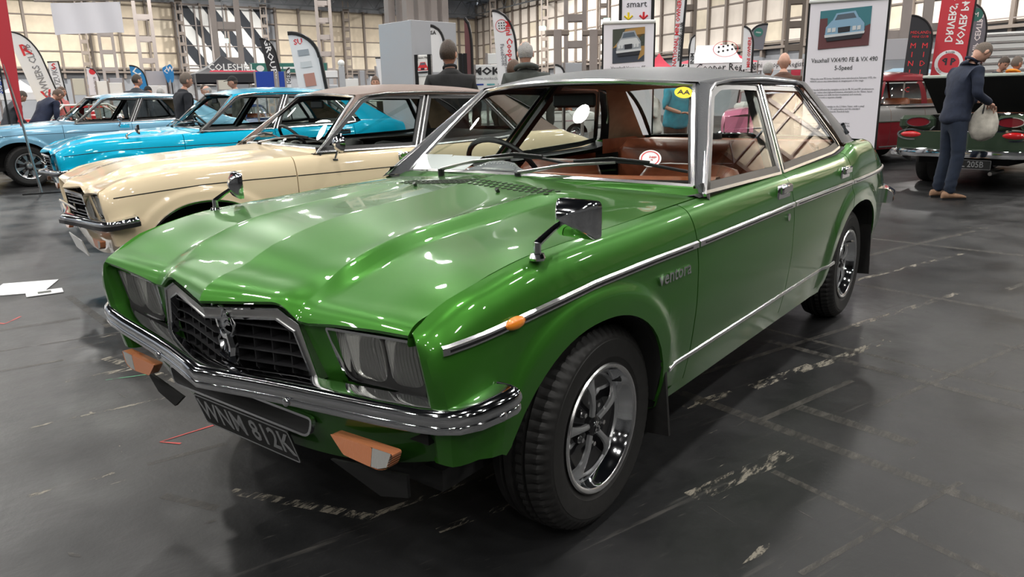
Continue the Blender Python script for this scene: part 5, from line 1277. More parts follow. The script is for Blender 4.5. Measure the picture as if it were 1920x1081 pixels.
# ------------------------------------------------------------------ boards and stands
t, p, w_, z0, z1 = board(482, 521, 134, 166, 16, 'display_board', 'blue display board, larger panel of the pair by the dark flag', 'board_blue')
board(524, 541, 134, 166, 16.1, 'display_board', 'blue display board, narrow panel beside the larger one', 'board_blue')
t = facing(832, 9.9, 'column_casing', 'large pale grey cladded box around the wide column, screens on its sides', 'casing', None, 38)
zt = zat(832, 38, 9.9); B().box((0, .5, zt / 2), (.72, .72, zt), bev=.005).build('cladding', 'grey_panel', t)
for x in (-.28, -.1, .1, .28): B().box((x, .3, (zt + 11.9) / 2), (.10, .10, 11.9 - zt)).box((x, .7, (zt + 11.9) / 2), (.10, .10, 11.9 - zt)).build('steel_upright', 'steel', t, 0)
for z in (zt + 2.2, zt + 4.4, zt + 6.6): B().box((0, .5, z), (.66, .5, .2)).build('batten_plate', 'steel', t, 0)
t, p, w_, z0, z1 = board(782, 812, 103, 160, 9.0, 'framed_poster', 'framed poster of a red car on the grey box, left side', 'white', -20, None, .03, True, 'poster', 'black')
car_picture(p, 0, z1 - .15, .16, .17, 'red_print', 'white', 'pic_pale', [], 0, -.018); txt(p, 'Classic Mini', 0, z1 - .03, .03, 'print_black', -.018)
board(862, 877, 101, 165, 9.0, 'display_screen', 'dark screen panel on the grey box beside the man in black', 'pic_dark', 12, None, .04, True, 'screen', 'black')
t, p, w_, z0, z1 = board(889, 953, 121, 175, 11.8, 'club_board', 'white board lettered MOKE in heavy black capitals', 'white')
txt(p, 'MOKE', -.02, z1 - .10, .15, 'print_black', -.025, 1.25, bold=.006); txt(p, 'www.mokeclub.org', 0, z1 - .20, .065, 'print_grey', -.025)
for i in range(3): B().box((-.17 + i * .17, -.024, z1 - .29), (.12, .004, .022)).build('printed_strip', ['board_blue', 'teal', 'pic_dark'][i], p, 0)
board(912, 945, 100, 120, 12.4, 'club_board', 'small white board with a dark wheel picture above the MOKE board', 'white', 0, None, .02)
M['fascia_white'] = M['white']
t, p, w_, z0, z1 = board(478, 618, 118, 136, 34, 'shop_fascia', 'green fascia sign with white cap emblems far behind the blue boards', 'green_sign', 0, None, .1, True, 'sign')
for x in (-.55, .0): B().box((x, -.06, (z0 + z1) / 2), (.5, .01, .09)).build('printed_strip', 'white', p, 0)
for x in (-1.2, 1.0): disc(p, (x, (z0 + z1) / 2 - .02), .16, 'white', y=-.052, rz=.8)
board(608, 640, 133, 146, 17, 'fabric_canopy', 'white boat-shaped canopy right of the black-edged flag', 'tent_white', 0, None, .5, True, 'canopy')
t = facing(645, 16, 'boxed_post', 'slim grey boxed post with a pale ball on top right of the white canopy', 'post'); z = zat(645, 124, 16); B().box((0, 0, z / 2), (.12, .12, z), bev=.01).build('post', 'grey_panel', t); B().ball((0, 0, z + .06), .07).build('ball', 'white', t)
board(651, 674, 148, 165, 20, 'display_stand', 'white counter with small pictures right of the grey post', 'white', 0, None, .4, False, 'stand')
board(675, 690, 132, 165, 19, 'display_board', 'pale board left of the slanting-letter flag, two leaves', 'grey_panel', 5); board(706, 732, 124, 165, 20.5, 'display_board', 'pale tall board behind the slanting-letter flag', 'grey_panel')
board(757, 766, 90, 130, 15, 'hanging_sign', 'narrow white sign with dark emblem left of the grey box', 'white', 0, None, .02, True, 'sign'); board(764, 781, 125, 165, 13, 'club_board', 'pale board lettered CITROEN left of the grey box', 'grey_panel')
board(1055, 1094, 118, 165, 14, 'stand_wall', 'pale panelled stand wall below the middle batten column', 'grey_panel', 18, None, .05); 
flag(1041, 1057, 122, 160, 13, 'plain white rounded flag beside the panelled stand wall', 'flag_white', 'feather', False, [])
for px, lb in ((1046, 'left'), (1112, 'right')):
    t = facing(px, 24, 'lift_post', 'grey car-lift post with a bracket on top, %s of the middle batten column' % lb, 'post'); z = zat(px, 55, 24)
    B().box((0, 0, z / 2), (.25, .2, z), bev=.02).build('post', 'steel', t); B().box((0, 0, z - .1), (.7, .15, .18), bev=.03).build('bracket', 'mullion', t)
for px, D, py in ((1018, 40, 53), (1136, 36, 38), (435, 26, 76)):
    t, p, w_, z0, z1 = board(px - 6, px + 6, py - 4, py + 4, D, 'exit_sign', 'lit green running-man sign %s' % {1018: 'on the post right of the grey-haired man', 1136: 'above the left corner of the smaller poster', 435: 'inside the broad column by the stripes'}[px], emis('exit_glow', (.55, 1, .8), 1.6), 0, 'lit exit signs', .05, False, 'sign')
    B().cyl((0, 0, z1), (0, 0, 12), .01, 4).build('hanger', 'truss', t)
# white cabinets and boards far left
board(142, 167, 147, 178, 20, 'display_board', 'cream notice board behind the race cars, with papers', 'ply'); board(186, 209, 152, 178, 19, 'display_board', 'white drawing board right of the dot flag', 'white'); board(209, 237, 155, 177, 18.5, 'display_board', 'white boards left of the man in charcoal', 'white')
board(212, 238, 146, 156, 22, 'display_board', 'pale grey screen above the white boards', 'grey_panel'); board(281, 318, 133, 159, 24, 'display_screen', 'large pale screen between the blue flags', 'grey_panel', 0, None, .05, True, 'screen'); board(282, 322, 160, 180, 25, 'display_board', 'white low wall behind the man in the black sweater', 'white')
board(350, 370, 144, 178, 23, 'framed_board', 'white framed board left of the black gazebo', 'white', 10); board(412, 440, 150, 168, 22, 'display_board', 'cream board under the black gazebo', 'ply')
# ------------------------------------------------------------------ tents
def tent(px0, px1, py_eave, py_peak, D, label, mats, turn=0, depth=None, peakx=0, writing=None, legs=True):
    pc = (px0 + px1) / 2; t = facing(pc, D, 'gazebo', label, 'gazebo', None, turn); w_ = (px1 - px0) * D / 1441; d = depth or w_; ze_ = zat(pc, py_eave, D); zp = zat(pc, py_peak, D)
    c = [(-w_ / 2, 0), (w_ / 2, 0), (w_ / 2, d), (-w_ / 2, d)]; pk = Vector((peakx * w_, d / 2, zp))
    for i in range(4):
        a, b_ = c[i], c[(i + 1) % 4]; rows = []
        for k_ in frange(0, 1, 6):
            row = []
            for q in frange(0, 1, 6):
                e = Vector((a[0] + (b_[0] - a[0]) * q, a[1] + (b_[1] - a[1]) * q, ze_)); s_ = e.lerp(pk, k_); s_.z -= .10 * (zp - ze_) * math.sin(PI * k_) * 1.4; row.append(s_)
            rows.append(row)
        B().grid(rows).build('canopy_side', mats[i % len(mats)], t, 60)
        a3, b3 = Vector((*a, ze_)), Vector((*b_, ze_)); B().grid([[a3, b3], [a3 - Vector((0, 0, .25)), b3 - Vector((0, 0, .25))]]).build('valance', mats[-1], t, 0)
    for x, y in c: B().cyl((x, y, 0), (x, y, ze_), .025, 6).build('leg', 'satin', t)
    if writing:
        for s_, x, z, size, m in writing: txt(t, s_, x * w_, ze_ + z, size, m, -.02, 1, bold=size * .01)
    return t, w_, ze_, zp
tent(10, 84, 173, 148, 27, 'small white gazebo roof at far left', ['tent_white', 'tent_white'])
t, w_, ze_, zp = tent(376, 500, 138, 100, 23, 'black gazebo with red and white lettering below the broad column', ['flag_black'], 12, None, 0)
B().prism([(-.30 * w_, -.0, ze_ + .05), (.42 * w_, -.0, ze_ + .05), (.38 * w_, .03, ze_ + .10), (-.26 * w_, .03, ze_ + .10)], (0, -.01, 0)).build('red_band', 'tent_red', t, 0)
txt(t, 'COLESHILL', .02 * w_, ze_ + .17, .27, 'white', -.0 - .08, 1, bold=.004)
t, w_, ze_, zp = tent(1262, 1420, 118, 77, 21.5, 'red and white marquee lettered for a cooper register', ['tent_red', 'navy', 'tent_white', 'tent_red', 'tent_white'], 4, None, .08, None)
B().grid([[(x, y, z) for x in (-.30 * w_ + q * .18, .36 * w_ + q * .1 - .5 * q)] for q, y, z in ((0, -.02, ze_ + .0), (.5, .36, ze_ + .13), (1, .72, zp - .06))]).build('white_stripe', 'tent_white', t, 0)
txt(t, 'Mini Cooper Register', .02 * w_, ze_ - .12, .28, 'print_black', -.02, .9, bold=.001)
for i in range(4):
    for j in range(2): disc(t, (.02 * w_ + i * .12, ze_ + .30 + j * .12 + i * .02), .03, 'print_black', 'emblem_dot', 8, y=.16)
disc(t, (.02 * w_ + .18, ze_ + .37), .34, 'red_print', 'emblem_ring', hole=.95, rz=.62, y=.12)
board(1418, 1500, 112, 131, 21, 'canvas_banner', 'white canvas banner lettered for the cooper register behind the bald man', 'tent_white', 0, None, .02, True, 'banner')
txt([o for o in bpy.data.objects if o.name.startswith('canvas_banner')][0], 'Mini Cooper Register', 0, zat(1459, 121, 21), .20, 'print_black', -.03, .85)
board(1478, 1500, 131, 142, 21.3, 'canvas_banner', 'red strip banner between the bald man and the tall poster', 'tent_red', 0, None, .02, True, 'banner')
t, w_, ze_, zp = tent(1636, 1760, 138, 112, 21, 'white and pale blue marquee behind the charcoal flag', ['tent_blue', 'tent_white', 'tent_white', 'tent_white', 'tent_white'])
txt(t, 'MEMBERS CENTRE', .1 * w_, ze_ - .12, .14, 'print_grey', -.02)
board(1648, 1693, 73, 112, 20, 'display_screen', 'pale blue-grey square screen above the white and blue marquee', 'grey_panel', 0, None, .04, True, 'screen')
tent(1205, 1262, 128, 98, 18, 'small red canopy with a white round badge right of the smaller poster', ['tent_red'])
# white lorry side at far right
t = facing(1900, 25, 'lorry', 'white ribbed lorry body side at the right edge', 'lorry', None, 0)
z1 = zat(1890, 58, 25); B().box((0, 1.3, (z1 + .9) / 2), (3.2, 2.4, z1 - .9), bev=.05).build('lorry_body', 'white', t)
for z in frange(1.0, z1 - .1, 9): B().box((0, .08, z), (3.2, .05, .07), bev=.02).build('side_rib', 'satin', t)
for x in (-.8, .8): B().lathe([(.01, -.1), (.25, -.12), (.42, -.12), (.45, -.05), (.45, .15), (.02, .15)], (x, .3, .45), 'Y', 24).build('wheel', 'rubber', t)
# papers on the floor
t = B().box((0, 0, .004), (.36, .40, .004)).build('paper_sheet', 'paper'); t.location = (.21, 4.12, 0); t.rotation_euler = (0, R_(0), R_(-35)); tag(t, 'blank white sheet of paper lying on the dark floor at left', 'paper')
t = B().box((0, 0, .005), (.22, .15, .004)).build('paper_leaflet', 'paper'); t.location = (.24, 3.83, 0); t.rotation_euler = (0, 0, R_(-18)); tag(t, 'small leaflet with a dark picture in front of the blank sheet', 'paper')
B().box((0, 0, .0085), (.08, .06, .001)).build('printed_picture', 'pic_olive', t, 0)
# ------------------------------------------------------------------ other cars
M['ltblue'] = paint('light_blue_paint', (.20, .42, .58), .25, .35); M['cyan'] = paint('bright_cyan_paint', (.0, .42, .66), .1, .35)
M['maroon'] = paint('maroon_paint', (.16, .012, .018), 0, .3); M['grey_paint'] = paint('dove_grey_paint', (.21, .205, .20), .1, .35); M['dk_green'] = paint('dark_green_paint', (.035, .055, .035), .1, .3)
M['sage'] = paint('pale_sage_paint', (.42, .47, .42), 0, .35); M['red_paint'] = paint('red_paint', (.50, .02, .025), 0, .3); M['pink'] = paint('pink_paint', (.72, .22, .36), 0, .3); M['white_paint'] = paint('white_car_paint', (.75, .75, .72), 0, .3)
M['yellow_paint'] = paint('yellow_paint', (.75, .48, .04), 0, .35); M['dkblue_paint'] = paint('dark_blue_paint', (.02, .06, .20), .1, .3)
c = empty('saloon_car', (3.40, 12.73, 0), R_(-14.5), 'light blue saloon at the left with silver slotted wheels', 'car'); c.scale = (1.08,) * 3
build_fe(c, dict(paint='ltblue', roof='ltblue', grille='bars', strip=False, detail=False, inner='seat_black', wstyle='slots'))
mb = empty('m', (0, 0, 0)); bpy.data.objects.remove(mb)
def door_mirror(par, p, s=-1):
    m = B().lathe([(.001, 0), (.03, 0), (.025, .012)], p, 'Z', 10).build('mirror_foot', 'chrome', par); q = Vector(p)
    B().tube([q, q + Vector((.0, s * .05, .06)), q + Vector((.0, s * .07, .10))], .010, 6).build('mirror_arm', 'chrome', m)
    B().lathe([(.001, -.05), (.03, -.045), (.06, -.015), (.065, .01), (.001, .012)], q + Vector((.01, s * .08, .12)), 'X', 14).build('mirror_shell', 'chrome', m)
door_mirror(c, (1.30, -.82, .87))
c = empty('saloon_car', (2.41, 7.10, 0), R_(-17.0), 'bright cyan car between the cream and the light blue ones', 'car'); c.scale = (1.05,) * 3
build_fe(c, dict(paint='cyan', roof='cyan', grille='bars', strip=False, detail=False, inner='seat_black'))
wing_mirror(c, (-.02, -.76, .875), -1, R_(-10))
door_mirror(cream, (.80, -.80, .86))
plate(cream, '', (-.70, 0, .365), .46, .112, (0, -1, 0), (-.30, 0, 1), 'white', 'satin')

def classic(root, o):
    """older rounded cars: side skins, bonnet, boot and a glasshouse ring"""
    hw = o['hw']; zb = o['belt']; x0, x1 = o['x']; wf, wr = o['wheels']; r = o.get('r', .32); side = o['side']; low = o.get('lower', side)
    zk = o.get('Zt') or [(x0, zb * .82), (x0 + .2, zb * .93), (x0 + .9, zb), (x1 - .9, zb), (x1 - .15, zb * .95), (x1, zb * .85)]
    P = dict(W=[(x0, hw * .86), (x0 + .15, hw * .95), (x0 + .6, hw), (x1 - .6, hw), (x1 - .1, hw * .94), (x1, hw * .86)], Zt=zk,
             arches=[(wf, .25, r + .07, r + .07, 2.1), (wr, .25, r + .08, r + o.get('rear_cut', .03), 2.1)], bot=[(x0, .40), (wf - .4, .30), (x1 - .6, .28), (x1, .42)], flare=.008,
             shoulder=[(0, .12), (.015, .085), (.05, .045), (.11, .016), (.2, 0)])
    zs = o.get('split')
    for s in (-1, 1):
        parts = o.get('doors', [x0 + 1.35, x0 + 2.3, x0 + 3.2]); xs = [x0] + parts + [x1]
        for i in range(len(xs) - 1):
            nm = 'front_wing' if i == 0 else 'rear_wing' if i == len(xs) - 2 else 'door_skin'
            b = B(); rows = []
            for x in cols(P, xs[i] + .003, xs[i + 1] - .003, .08):
                z0 = botz(P, x); z1 = interp(P['Zt'], x); row = []
                for t in tz(14):
                    z = z0 + (z1 - z0) * t; row.append((x, s * ysurf(P, x, z), z))
                rows.append(row)
            b.grid(rows); p = b.build(nm, side, root, 35)
            if zs:
                b = B(); rows = []
                for x in cols(P, xs[i] + .003, xs[i + 1] - .003, .08):
                    z0 = botz(P, x); z1 = max(z0, zs); rows.append([(x, s * (ysurf(P, x, z0 + (z1 - z0) * t) + .003), z0 + (z1 - z0) * t) for t in frange(0, 1, 8)])
                b.grid(rows).build('lower_skin', low, p, 35)
        B().strip([(x, s * (ysurf(P, x, zs or zb * .72) + .004), (zs or zb * .72)) for x in frange(x0 + .15, x1 - .15, 30)], (0, s, 0), .02, .008).build('side_strip', 'chrome', root)
        B().strip([(x, s * (ysurf(P, x, .34) + .0), .34) for x in frange(wf + r + .12, wr - r - .1, 10)], (0, s, 0), .03, .01).build('sill_strip', 'chrome', root)
        for wx in (wf, wr):
            wq = empty('road_wheel', (wx, s * (hw - .14), r)); wq.parent = root; wq.rotation_euler = (0, 0, 0 if s < 0 else PI)
            if s == o.get('near', -1): tyre_and_wheel(wq, r=r, wd=.17, rim=r * .56, lug=False, style=o.get('wstyle', 'plain'), wm=o.get('wm', 'silver'))
            else: B().lathe([(.18, -.07), (.21, -.085), (r - .01, -.075), (r, -.05), (r, .05), (r - .01, .075), (.02, .06)], n=28).build('tyre', 'rubber', wq)
    gx0, gx1 = o['gh']; rx0, rx1 = o['roofx']; yb, yt = hw - .10, o.get('yt', hw - .28); zt = o['rooftop']
    ys_ = frange(-1, 1, 12)
    edge = lambda x: interp(P['W'], x) - .12
    B().grid([[(x, t * edge(x), interp(zk, x) + .06 * (1 - t * t)) for t in ys_] for x in frange(x0, gx0 + .12, 12)]).build('bonnet', side, root, 50)
    if not o.get('open_boot'):
        B().grid([[(x, t * edge(x), interp(zk, x) + .05 * (1 - t * t)) for t in ys_] for x in frange(gx1 - .12, x1, 10)]).build('boot_lid', side, root, 50)
    for nm, xx, d in (('front_panel', x0, -1), ('rear_panel', x1, 1)):
        if nm == 'rear_panel' and o.get('open_boot'): continue
        B().grid([[(xx + d * .06 * (1 - t * t), t * interp(P['W'], xx) * .97, z) for t in ys_] for z in frange(.40, interp(zk, xx) - .005, 5)]).build(nm, side, root, 50)
    B().box(((x0 + x1) / 2, 0, .42), (x1 - x0 - .3, hw * 1.3, .2)).box((gx0 + .1, 0, .65), (.05, hw * 1.6, .5)).build('underbody', 'matt_black', root)
    # bumpers, lamps and grille
    for xx, d, nm in ((x0, -1, 'front_bumper'), (x1, 1, 'rear_bumper')):
        pth = [(xx - d * .30, hw + .02, .47), (xx + d * .0, hw - .0, .47), (xx + d * .10, hw * .8, .47), (xx + d * .14, 0, .47)]; pth = pth + [(a, -b_, c_) for a, b_, c_ in reversed(pth[:-1])]
        if d > 0: pth = pth[::-1]
        B().sweep(pth, [(-.0, -.05), (.02, -.045), (.03, 0), (.02, .045), (-.02, .06), (-.02, -.05)]).build(nm, 'chrome', root, 40)
    if not o.get('no_front'):
        for s in (-1, 1):
            B().lathe([(.001, -.03), (.06, -.025), (.085, 0), (.095, -.005), (.10, .03)], (x0 - .02, s * hw * .72, .70), 'X', 20).build('headlamp', 'lens_solid', root)
        B().box((x0 - .06, 0, .64), (.04, hw * .95, .16), bev=.02).build('grille', 'chrome', root); B().box((x0 - .085, 0, .64), (.02, hw * .85, .10)).build('grille_bars', 'black', root)
    # glasshouse
    def outline(k, xa, xb, y, n=44, p=3.2):
        out = []
        for i in range(n):
            a = 2 * PI * i / n; c_, s_ = math.cos(a), math.sin(a)
            out.append(((xa + xb) / 2 + (xb - xa) / 2 * math.copysign(abs(c_) ** (2 / p), c_), y * math.copysign(abs(s_) ** (2 / p), s_)))
        return out
    n = 44; ob = outline(0, gx0, gx1, yb, n); ot = outline(0, rx0 - .10, rx1 + .10, yt + .03, n); orr = outline(0, rx0, rx1, yt, n)
    zw = zt - o.get('band', .13)
    def at_(i, v, d=0):
        a, b_ = ob[i % n], ot[i % n]; p = Vector((a[0] + (b_[0] - a[0]) * v, a[1] + (b_[1] - a[1]) * v, zb + .005 + (zw - zb) * v)); o_ = Vector((p.x - (gx0 + gx1) / 2, p.y * 2, 0)).normalized(); return p + o_ * (d + .03 * math.sin(PI * v))
    if not o.get('no_roof'):
        B().grid([[at_(i, v) for i in range(n)] for v in frange(0, 1, 4)], True).build('glasshouse', 'glass', root, 60)
        b = B(); rows = [[at_(i, 1, .0) for i in range(n)], [at_(i, 1, .012) + Vector((0, 0, .015)) for i in range(n)]]
        for k in frange(0, 1, 5)[1:]:
            q = math.cos(PI / 2 * k)
            rows.append([Vector(((rx0 + rx1) / 2 + (orr[i][0] - (rx0 + rx1) / 2) * (q * .95 + .05 * (1 - k)) + (0), orr[i][1] * (q * .95 + .05 * (1 - k)), zw + .03 + (zt - zw - .03) * math.sin(PI / 2 * k))) for i in range(n)])
        rows[-1] = [Vector(((rx0 + rx1) / 2, 0, zt))] * n
        b.grid(rows, True).build('roof', o['roof'], root, 60)
        for k in o.get('pillars', (4, 11, 18, 26, 33, 40)):
            wd = o.get('pw', {}).get(k, 1); pb = B().grid([[at_(k + u * .5 * wd, v, .006) if False else (at_(k, v, .008).lerp(at_(k + 1, v, .008), u * .5 * wd) if wd <= 2 else at_(k + int(u * wd / 2), v, .008)) for u in frange(0, 1, 2)] for v in frange(0, 1, 4)]); pb.build('pillar', o.get('pillar_mat', o['roof']), root, 50)
        B().grid([[at_(i, 0, .012) for i in range(n)], [at_(i, .05, .012) for i in range(n)]], True).build('belt_trim', 'chrome', root, 50)
    B().grid([[at_(i, 0, .0) for i in range(n)], [at_(i, 0, .1) - Vector((0, 0, .03)) for i in range(n)]], True).build('scuttle_deck', side, root, 50)
    B().box(((gx0 + gx1) / 2 - .1, .36, zb - .12), (.14, .5, .5), bev=.05).box(((gx0 + gx1) / 2 - .1, -.36, zb - .12), (.14, .5, .5), bev=.05).box((gx1 - .25, 0, zb - .12), (.14, 1.2, .46), bev=.05).build('seats', o.get('seat', 'brown'), root, 50)
    B().tube([Vector((gx0 + .45, .36, zb + .02)) + Vector((.08 * math.sin(a), .19 * math.cos(a), .17 * math.sin(a))) for a in frange(0, 2 * PI, 20)], .012, 6, False).build('steering_wheel', 'black', root)
    return P
def car_at(px, D, local, rz, label, group=None, name='saloon_car'):
    p, _, _ = spot(px, D); a = R_(rz); lx, ly = local
    return empty(name, (p.x - (math.cos(a) * lx - math.sin(a) * ly), p.y - (math.sin(a) * lx + math.cos(a) * ly), 0), a, label, 'car', group)
# maroon over grey fifties saloon
c = car_at(1672, 13.2, (.72, -.80), -24, 'maroon and dove-grey fifties saloon with a whitewall tyre behind the tall poster')
classic(c, dict(hw=.87, x=(-.85, 3.75), wheels=(0, 2.67), side='grey_paint', lower='maroon', split=.76, roof='maroon', gh=(.45, 2.75), roofx=(.85, 2.35), rooftop=1.62, belt=1.02, band=.19, wstyle='whitewall', wm='maroon', near=-1,
    pillars=(4, 18, 24, 27, 33, 40), pillar_mat='maroon', yt=.62, doors=[.68, 1.62, 2.55], r=.33))
# dark green saloon seen from behind with its boot open
fb = empty('saloon_car', (0, 0, 0), 0, 'dark green saloon at the right edge seen from behind with its boot open', 'car')
p, _, _ = spot(1812, 9.75); a = R_(-12 + 180); fb.rotation_euler = (0, 0, a); LX = 3.45; fb.location = (p.x - math.cos(a) * LX, p.y - math.sin(a) * LX, 0)
Pf = classic(fb, dict(hw=.82, belt=.93, x=(-.85, 3.45), wheels=(0, 2.54), side='dk_green', roof='dk_green', gh=(.5, 2.5), roofx=(.9, 2.2), rooftop=1.42, open_boot=True, near=1, yt=.6, r=.31,
    Zt=[(-.85, .75), (-.6, .86), (0, .91), (2.3, .93), (3.0, .92), (3.35, .90), (3.45, .84)]))
def fb_tail(root):
    for s in (-1, 1):
        # tail lamp pod and chrome-edged aperture above it
        b = B().ball((3.45, s * .60, .70), (.05, .15, .045), 20, 10).build('tail_lamp', 'red_lens', root)
        ring(B(), [(s * .60 + .185 * math.cos(q), .70 + .075 * math.sin(q)) for q in frange(0, 2 * PI, 24)[:-1]], [(s * .60 + .165 * math.cos(q), .70 + .058 * math.sin(q)) for q in frange(0, 2 * PI, 24)[:-1]], lambda q, d: (3.46 + d, q[0], q[1]), .015).build('lamp_ring', 'chrome', b)
        ts = B().box((3.36, s * .58, .85), (.16, .44, .19), bev=.05).build('tail_shoulder', 'dk_green', root)
        el = lambda k: [(s * .54 + .16 * k * math.cos(q), .86 + .062 * k * math.sin(q)) for q in frange(0, 2 * PI, 24)[:-1]]
        ring(B(), el(1), el(.88), lambda q, d: (3.442 + d, q[0], q[1]), .012).build('aperture_trim', 'chrome', ts); B().poly([(3.446, q[0], q[1]) for q in el(.9)]).build('aperture', 'maroon', ts, 0)
    B().grid([[(3.46 + .03 * (1 - t * t), t * .78, z) for t in frange(-1, 1, 12)] for z in (.42, .55, .66, .74)]).build('rear_panel', 'dk_green', root)
    b = B(); b.box((2.95, 0, .48), (.95, 1.3, .02)); b.box((2.48, 0, .70), (.02, 1.3, .45)); b.box((2.95, .66, .68), (.95, .02, .42)); b.box((2.95, -.66, .68), (.95, .02, .42)); b.build('boot_cavity', 'matt_black', root)
    B().box((3.44, 0, .745), (.05, 1.15, .02), bev=.005).build('boot_lip', 'chrome', root)
    # lid raised, hinged at the front
    h = Vector((2.50, 0, .97)); d = Vector((.62, 0, .46)).normalized(); n = Vector((-d.z, 0, d.x))
    rows = [[h + d * q + Vector((0, t * .66, 0)) + n * (.02 * (1 - t * t)) for t in frange(-1, 1, 10)] for q in frange(0, .80, 6)]
    lid = B().grid(rows).build('boot_lid', 'dk_green', root, 50)
    B().grid([[p - n * .03 for p in r_] for r_ in rows]).build('lid_lining', 'matt_black', lid, 50)
    B().tube([h + d * .80 + Vector((0, t * .66, -.01)) for t in frange(-1, 1, 6)], .022, 6).build('lid_edge', 'sage', lid)
    B().box(h + d * .82 + Vector((0, 0, .0)), (.04, .10, .03), bev=.01).build('lid_handle', 'chrome', lid)
    B().box((3.0, -.2, .60), (.5, .45, .16), bev=.05).build('boot_contents', 'seat_black', root); B().box((3.2, -.25, .60), (.25, .35, .22), bev=.04).build('boot_box', 'grey_panel', root)
    pl = plate(root, 'CLL 205B', (3.60, .17, .345), .53, .115, (0, 1, 0), (.05, 0, 1))
    B().cyl((3.1, .42, .24), (3.55, .42, .235), .024, 12).build('exhaust_pipe', 'satin', root)
    B().tube([(3.35, .3, .30), (3.35, -.2, .30)], .012, 6).build('tow_bar', 'satin', root)
fb_tail(fb)
# dark saloon beyond it at the frame edge, white roof car, pink car, sage car, red and yellow race cars
def simple(px, D, local, rz, label, **k):
    o = dict(hw=.80, belt=.92, x=(-.75, 3.35), wheels=(0, 2.5), side='red_paint', roof='red_paint', gh=(.5, 2.7), roofx=(.95, 2.3), rooftop=1.38); o.update(k)
    c = car_at(px, D, local, rz, label); classic(c, o); return c
simple(1880, 19, (-.7, 0), 15, 'black saloon behind the man in the orange hood', side='gloss_black', roof='gloss_black', rooftop=1.45)
c = simple(1378, 18.2, (.62, -.8), -165, 'pink open car with a white windscreen frame, seen through the green car windows', side='pink', roof='white_paint', no_roof=True, belt=.98, seat='white_paint', near=1)
for s in (-1, 1): B().tube([(.45, s * .72, .97), (.80, s * .66, 1.34)], .035, 6).build('screen_pillar', 'white_paint', c)
B().tube([(.80, t * .66, 1.34 + .03 * (1 - t * t)) for t in frange(-1, 1, 8)], .035, 6).build('screen_header', 'white_paint', c)
simple(470, 14.0, (-.70, 0), -60, 'pale sage small saloon seen through the cyan car windows', side='sage', roof='sage', x=(-.7, 3.1), belt=.88, hw=.76)
simple(118, 20.6, (1.0, -.8), -18, 'red coupe behind the light blue car', side='red_paint', roof='red_paint', rooftop=1.36)
c = simple(108, 16.6, (.9, -.8), -16, 'yellow rally saloon with a white roll cage, behind the light blue car', side='yellow_paint', roof='yellow_paint', no_roof=True, belt=.90)
b = B()
for s in (-1, 1): b.tube([(.6, s * .66, .9), (1.05, s * .55, 1.3), (1.9, s * .55, 1.32), (2.6, s * .62, .92)], .022, 6)
for x in (1.05, 1.9): b.tube([(x, -.55, 1.31), (x, .55, 1.31)], .022, 6)
b.tube([(1.05, -.55, 1.3), (1.9, .55, 1.31)], .02, 6); b.tube([(1.9, -.55, 1.3), (2.4, .5, .95)], .02, 6); tag(b.build('roll_cage', 'white', c), kind='stuff')
simple(389, 20.8, (-.7, 0), 35, 'dark blue low car behind the man in the black sweater', side='dkblue_paint', roof='dkblue_paint', rooftop=1.30, belt=.86)
simple(990, 20, (.9, -.8), -20, 'white saloon hidden mostly behind the grey-haired man', side='white_paint', roof='white_paint')
# ------------------------------------------------------------------ people
M['skin'] = varied(mat('skin', (.50, .26, .18), .5), 25, .08); M['skin_pale'] = varied(mat('skin_pale', (.60, .34, .25), .5), 25, .08)
M['hair_dark'] = varied(mat('dark_brown_hair', (.045, .028, .018), .55), 120, .5, .5); M['hair_grey'] = varied(mat('grey_hair', (.34, .33, .32), .6), 120, .3, .4); M['hair_brown'] = varied(mat('brown_hair', (.09, .05, .03), .55), 120, .4, .5); M['hair_crop'] = varied(mat('cropped_hair', (.14, .11, .09), .8), 150, .3, .3)
M['eye'] = mat('eye', (.03, .025, .02), .1); M['lip'] = mat('lips', (.36, .13, .11), .5)
def cloth(n, c): M[n] = varied(mat(n, c, .85), 14, .18, .5); return n
for n_, c_ in (('navy_shirt', (.015, .022, .045)), ('denim', (.009, .017, .036)), ('black_jacket', (.012, .012, .013)), ('grey_hoodie', (.055, .062, .058)), ('charcoal_jacket', (.045, .05, .06)), ('black_sweater', (.010, .012, .018)),
    ('navy_jacket', (.012, .018, .045)), ('brown_trousers', (.05, .035, .025)), ('dark_trousers', (.02, .02, .022)), ('turquoise_polo', (.02, .36, .50)), ('white_shirt', (.72, .70, .66)), ('pink_shirt', (.52, .16, .16)), ('orange_hood', (.75, .26, .02)),
    ('tan_suede', (.26, .15, .09)), ('canvas_bag', (.52, .49, .43)), ('brown_shirt', (.09, .045, .03)), ('olive_jacket', (.06, .06, .05))): cloth(n_, c_)
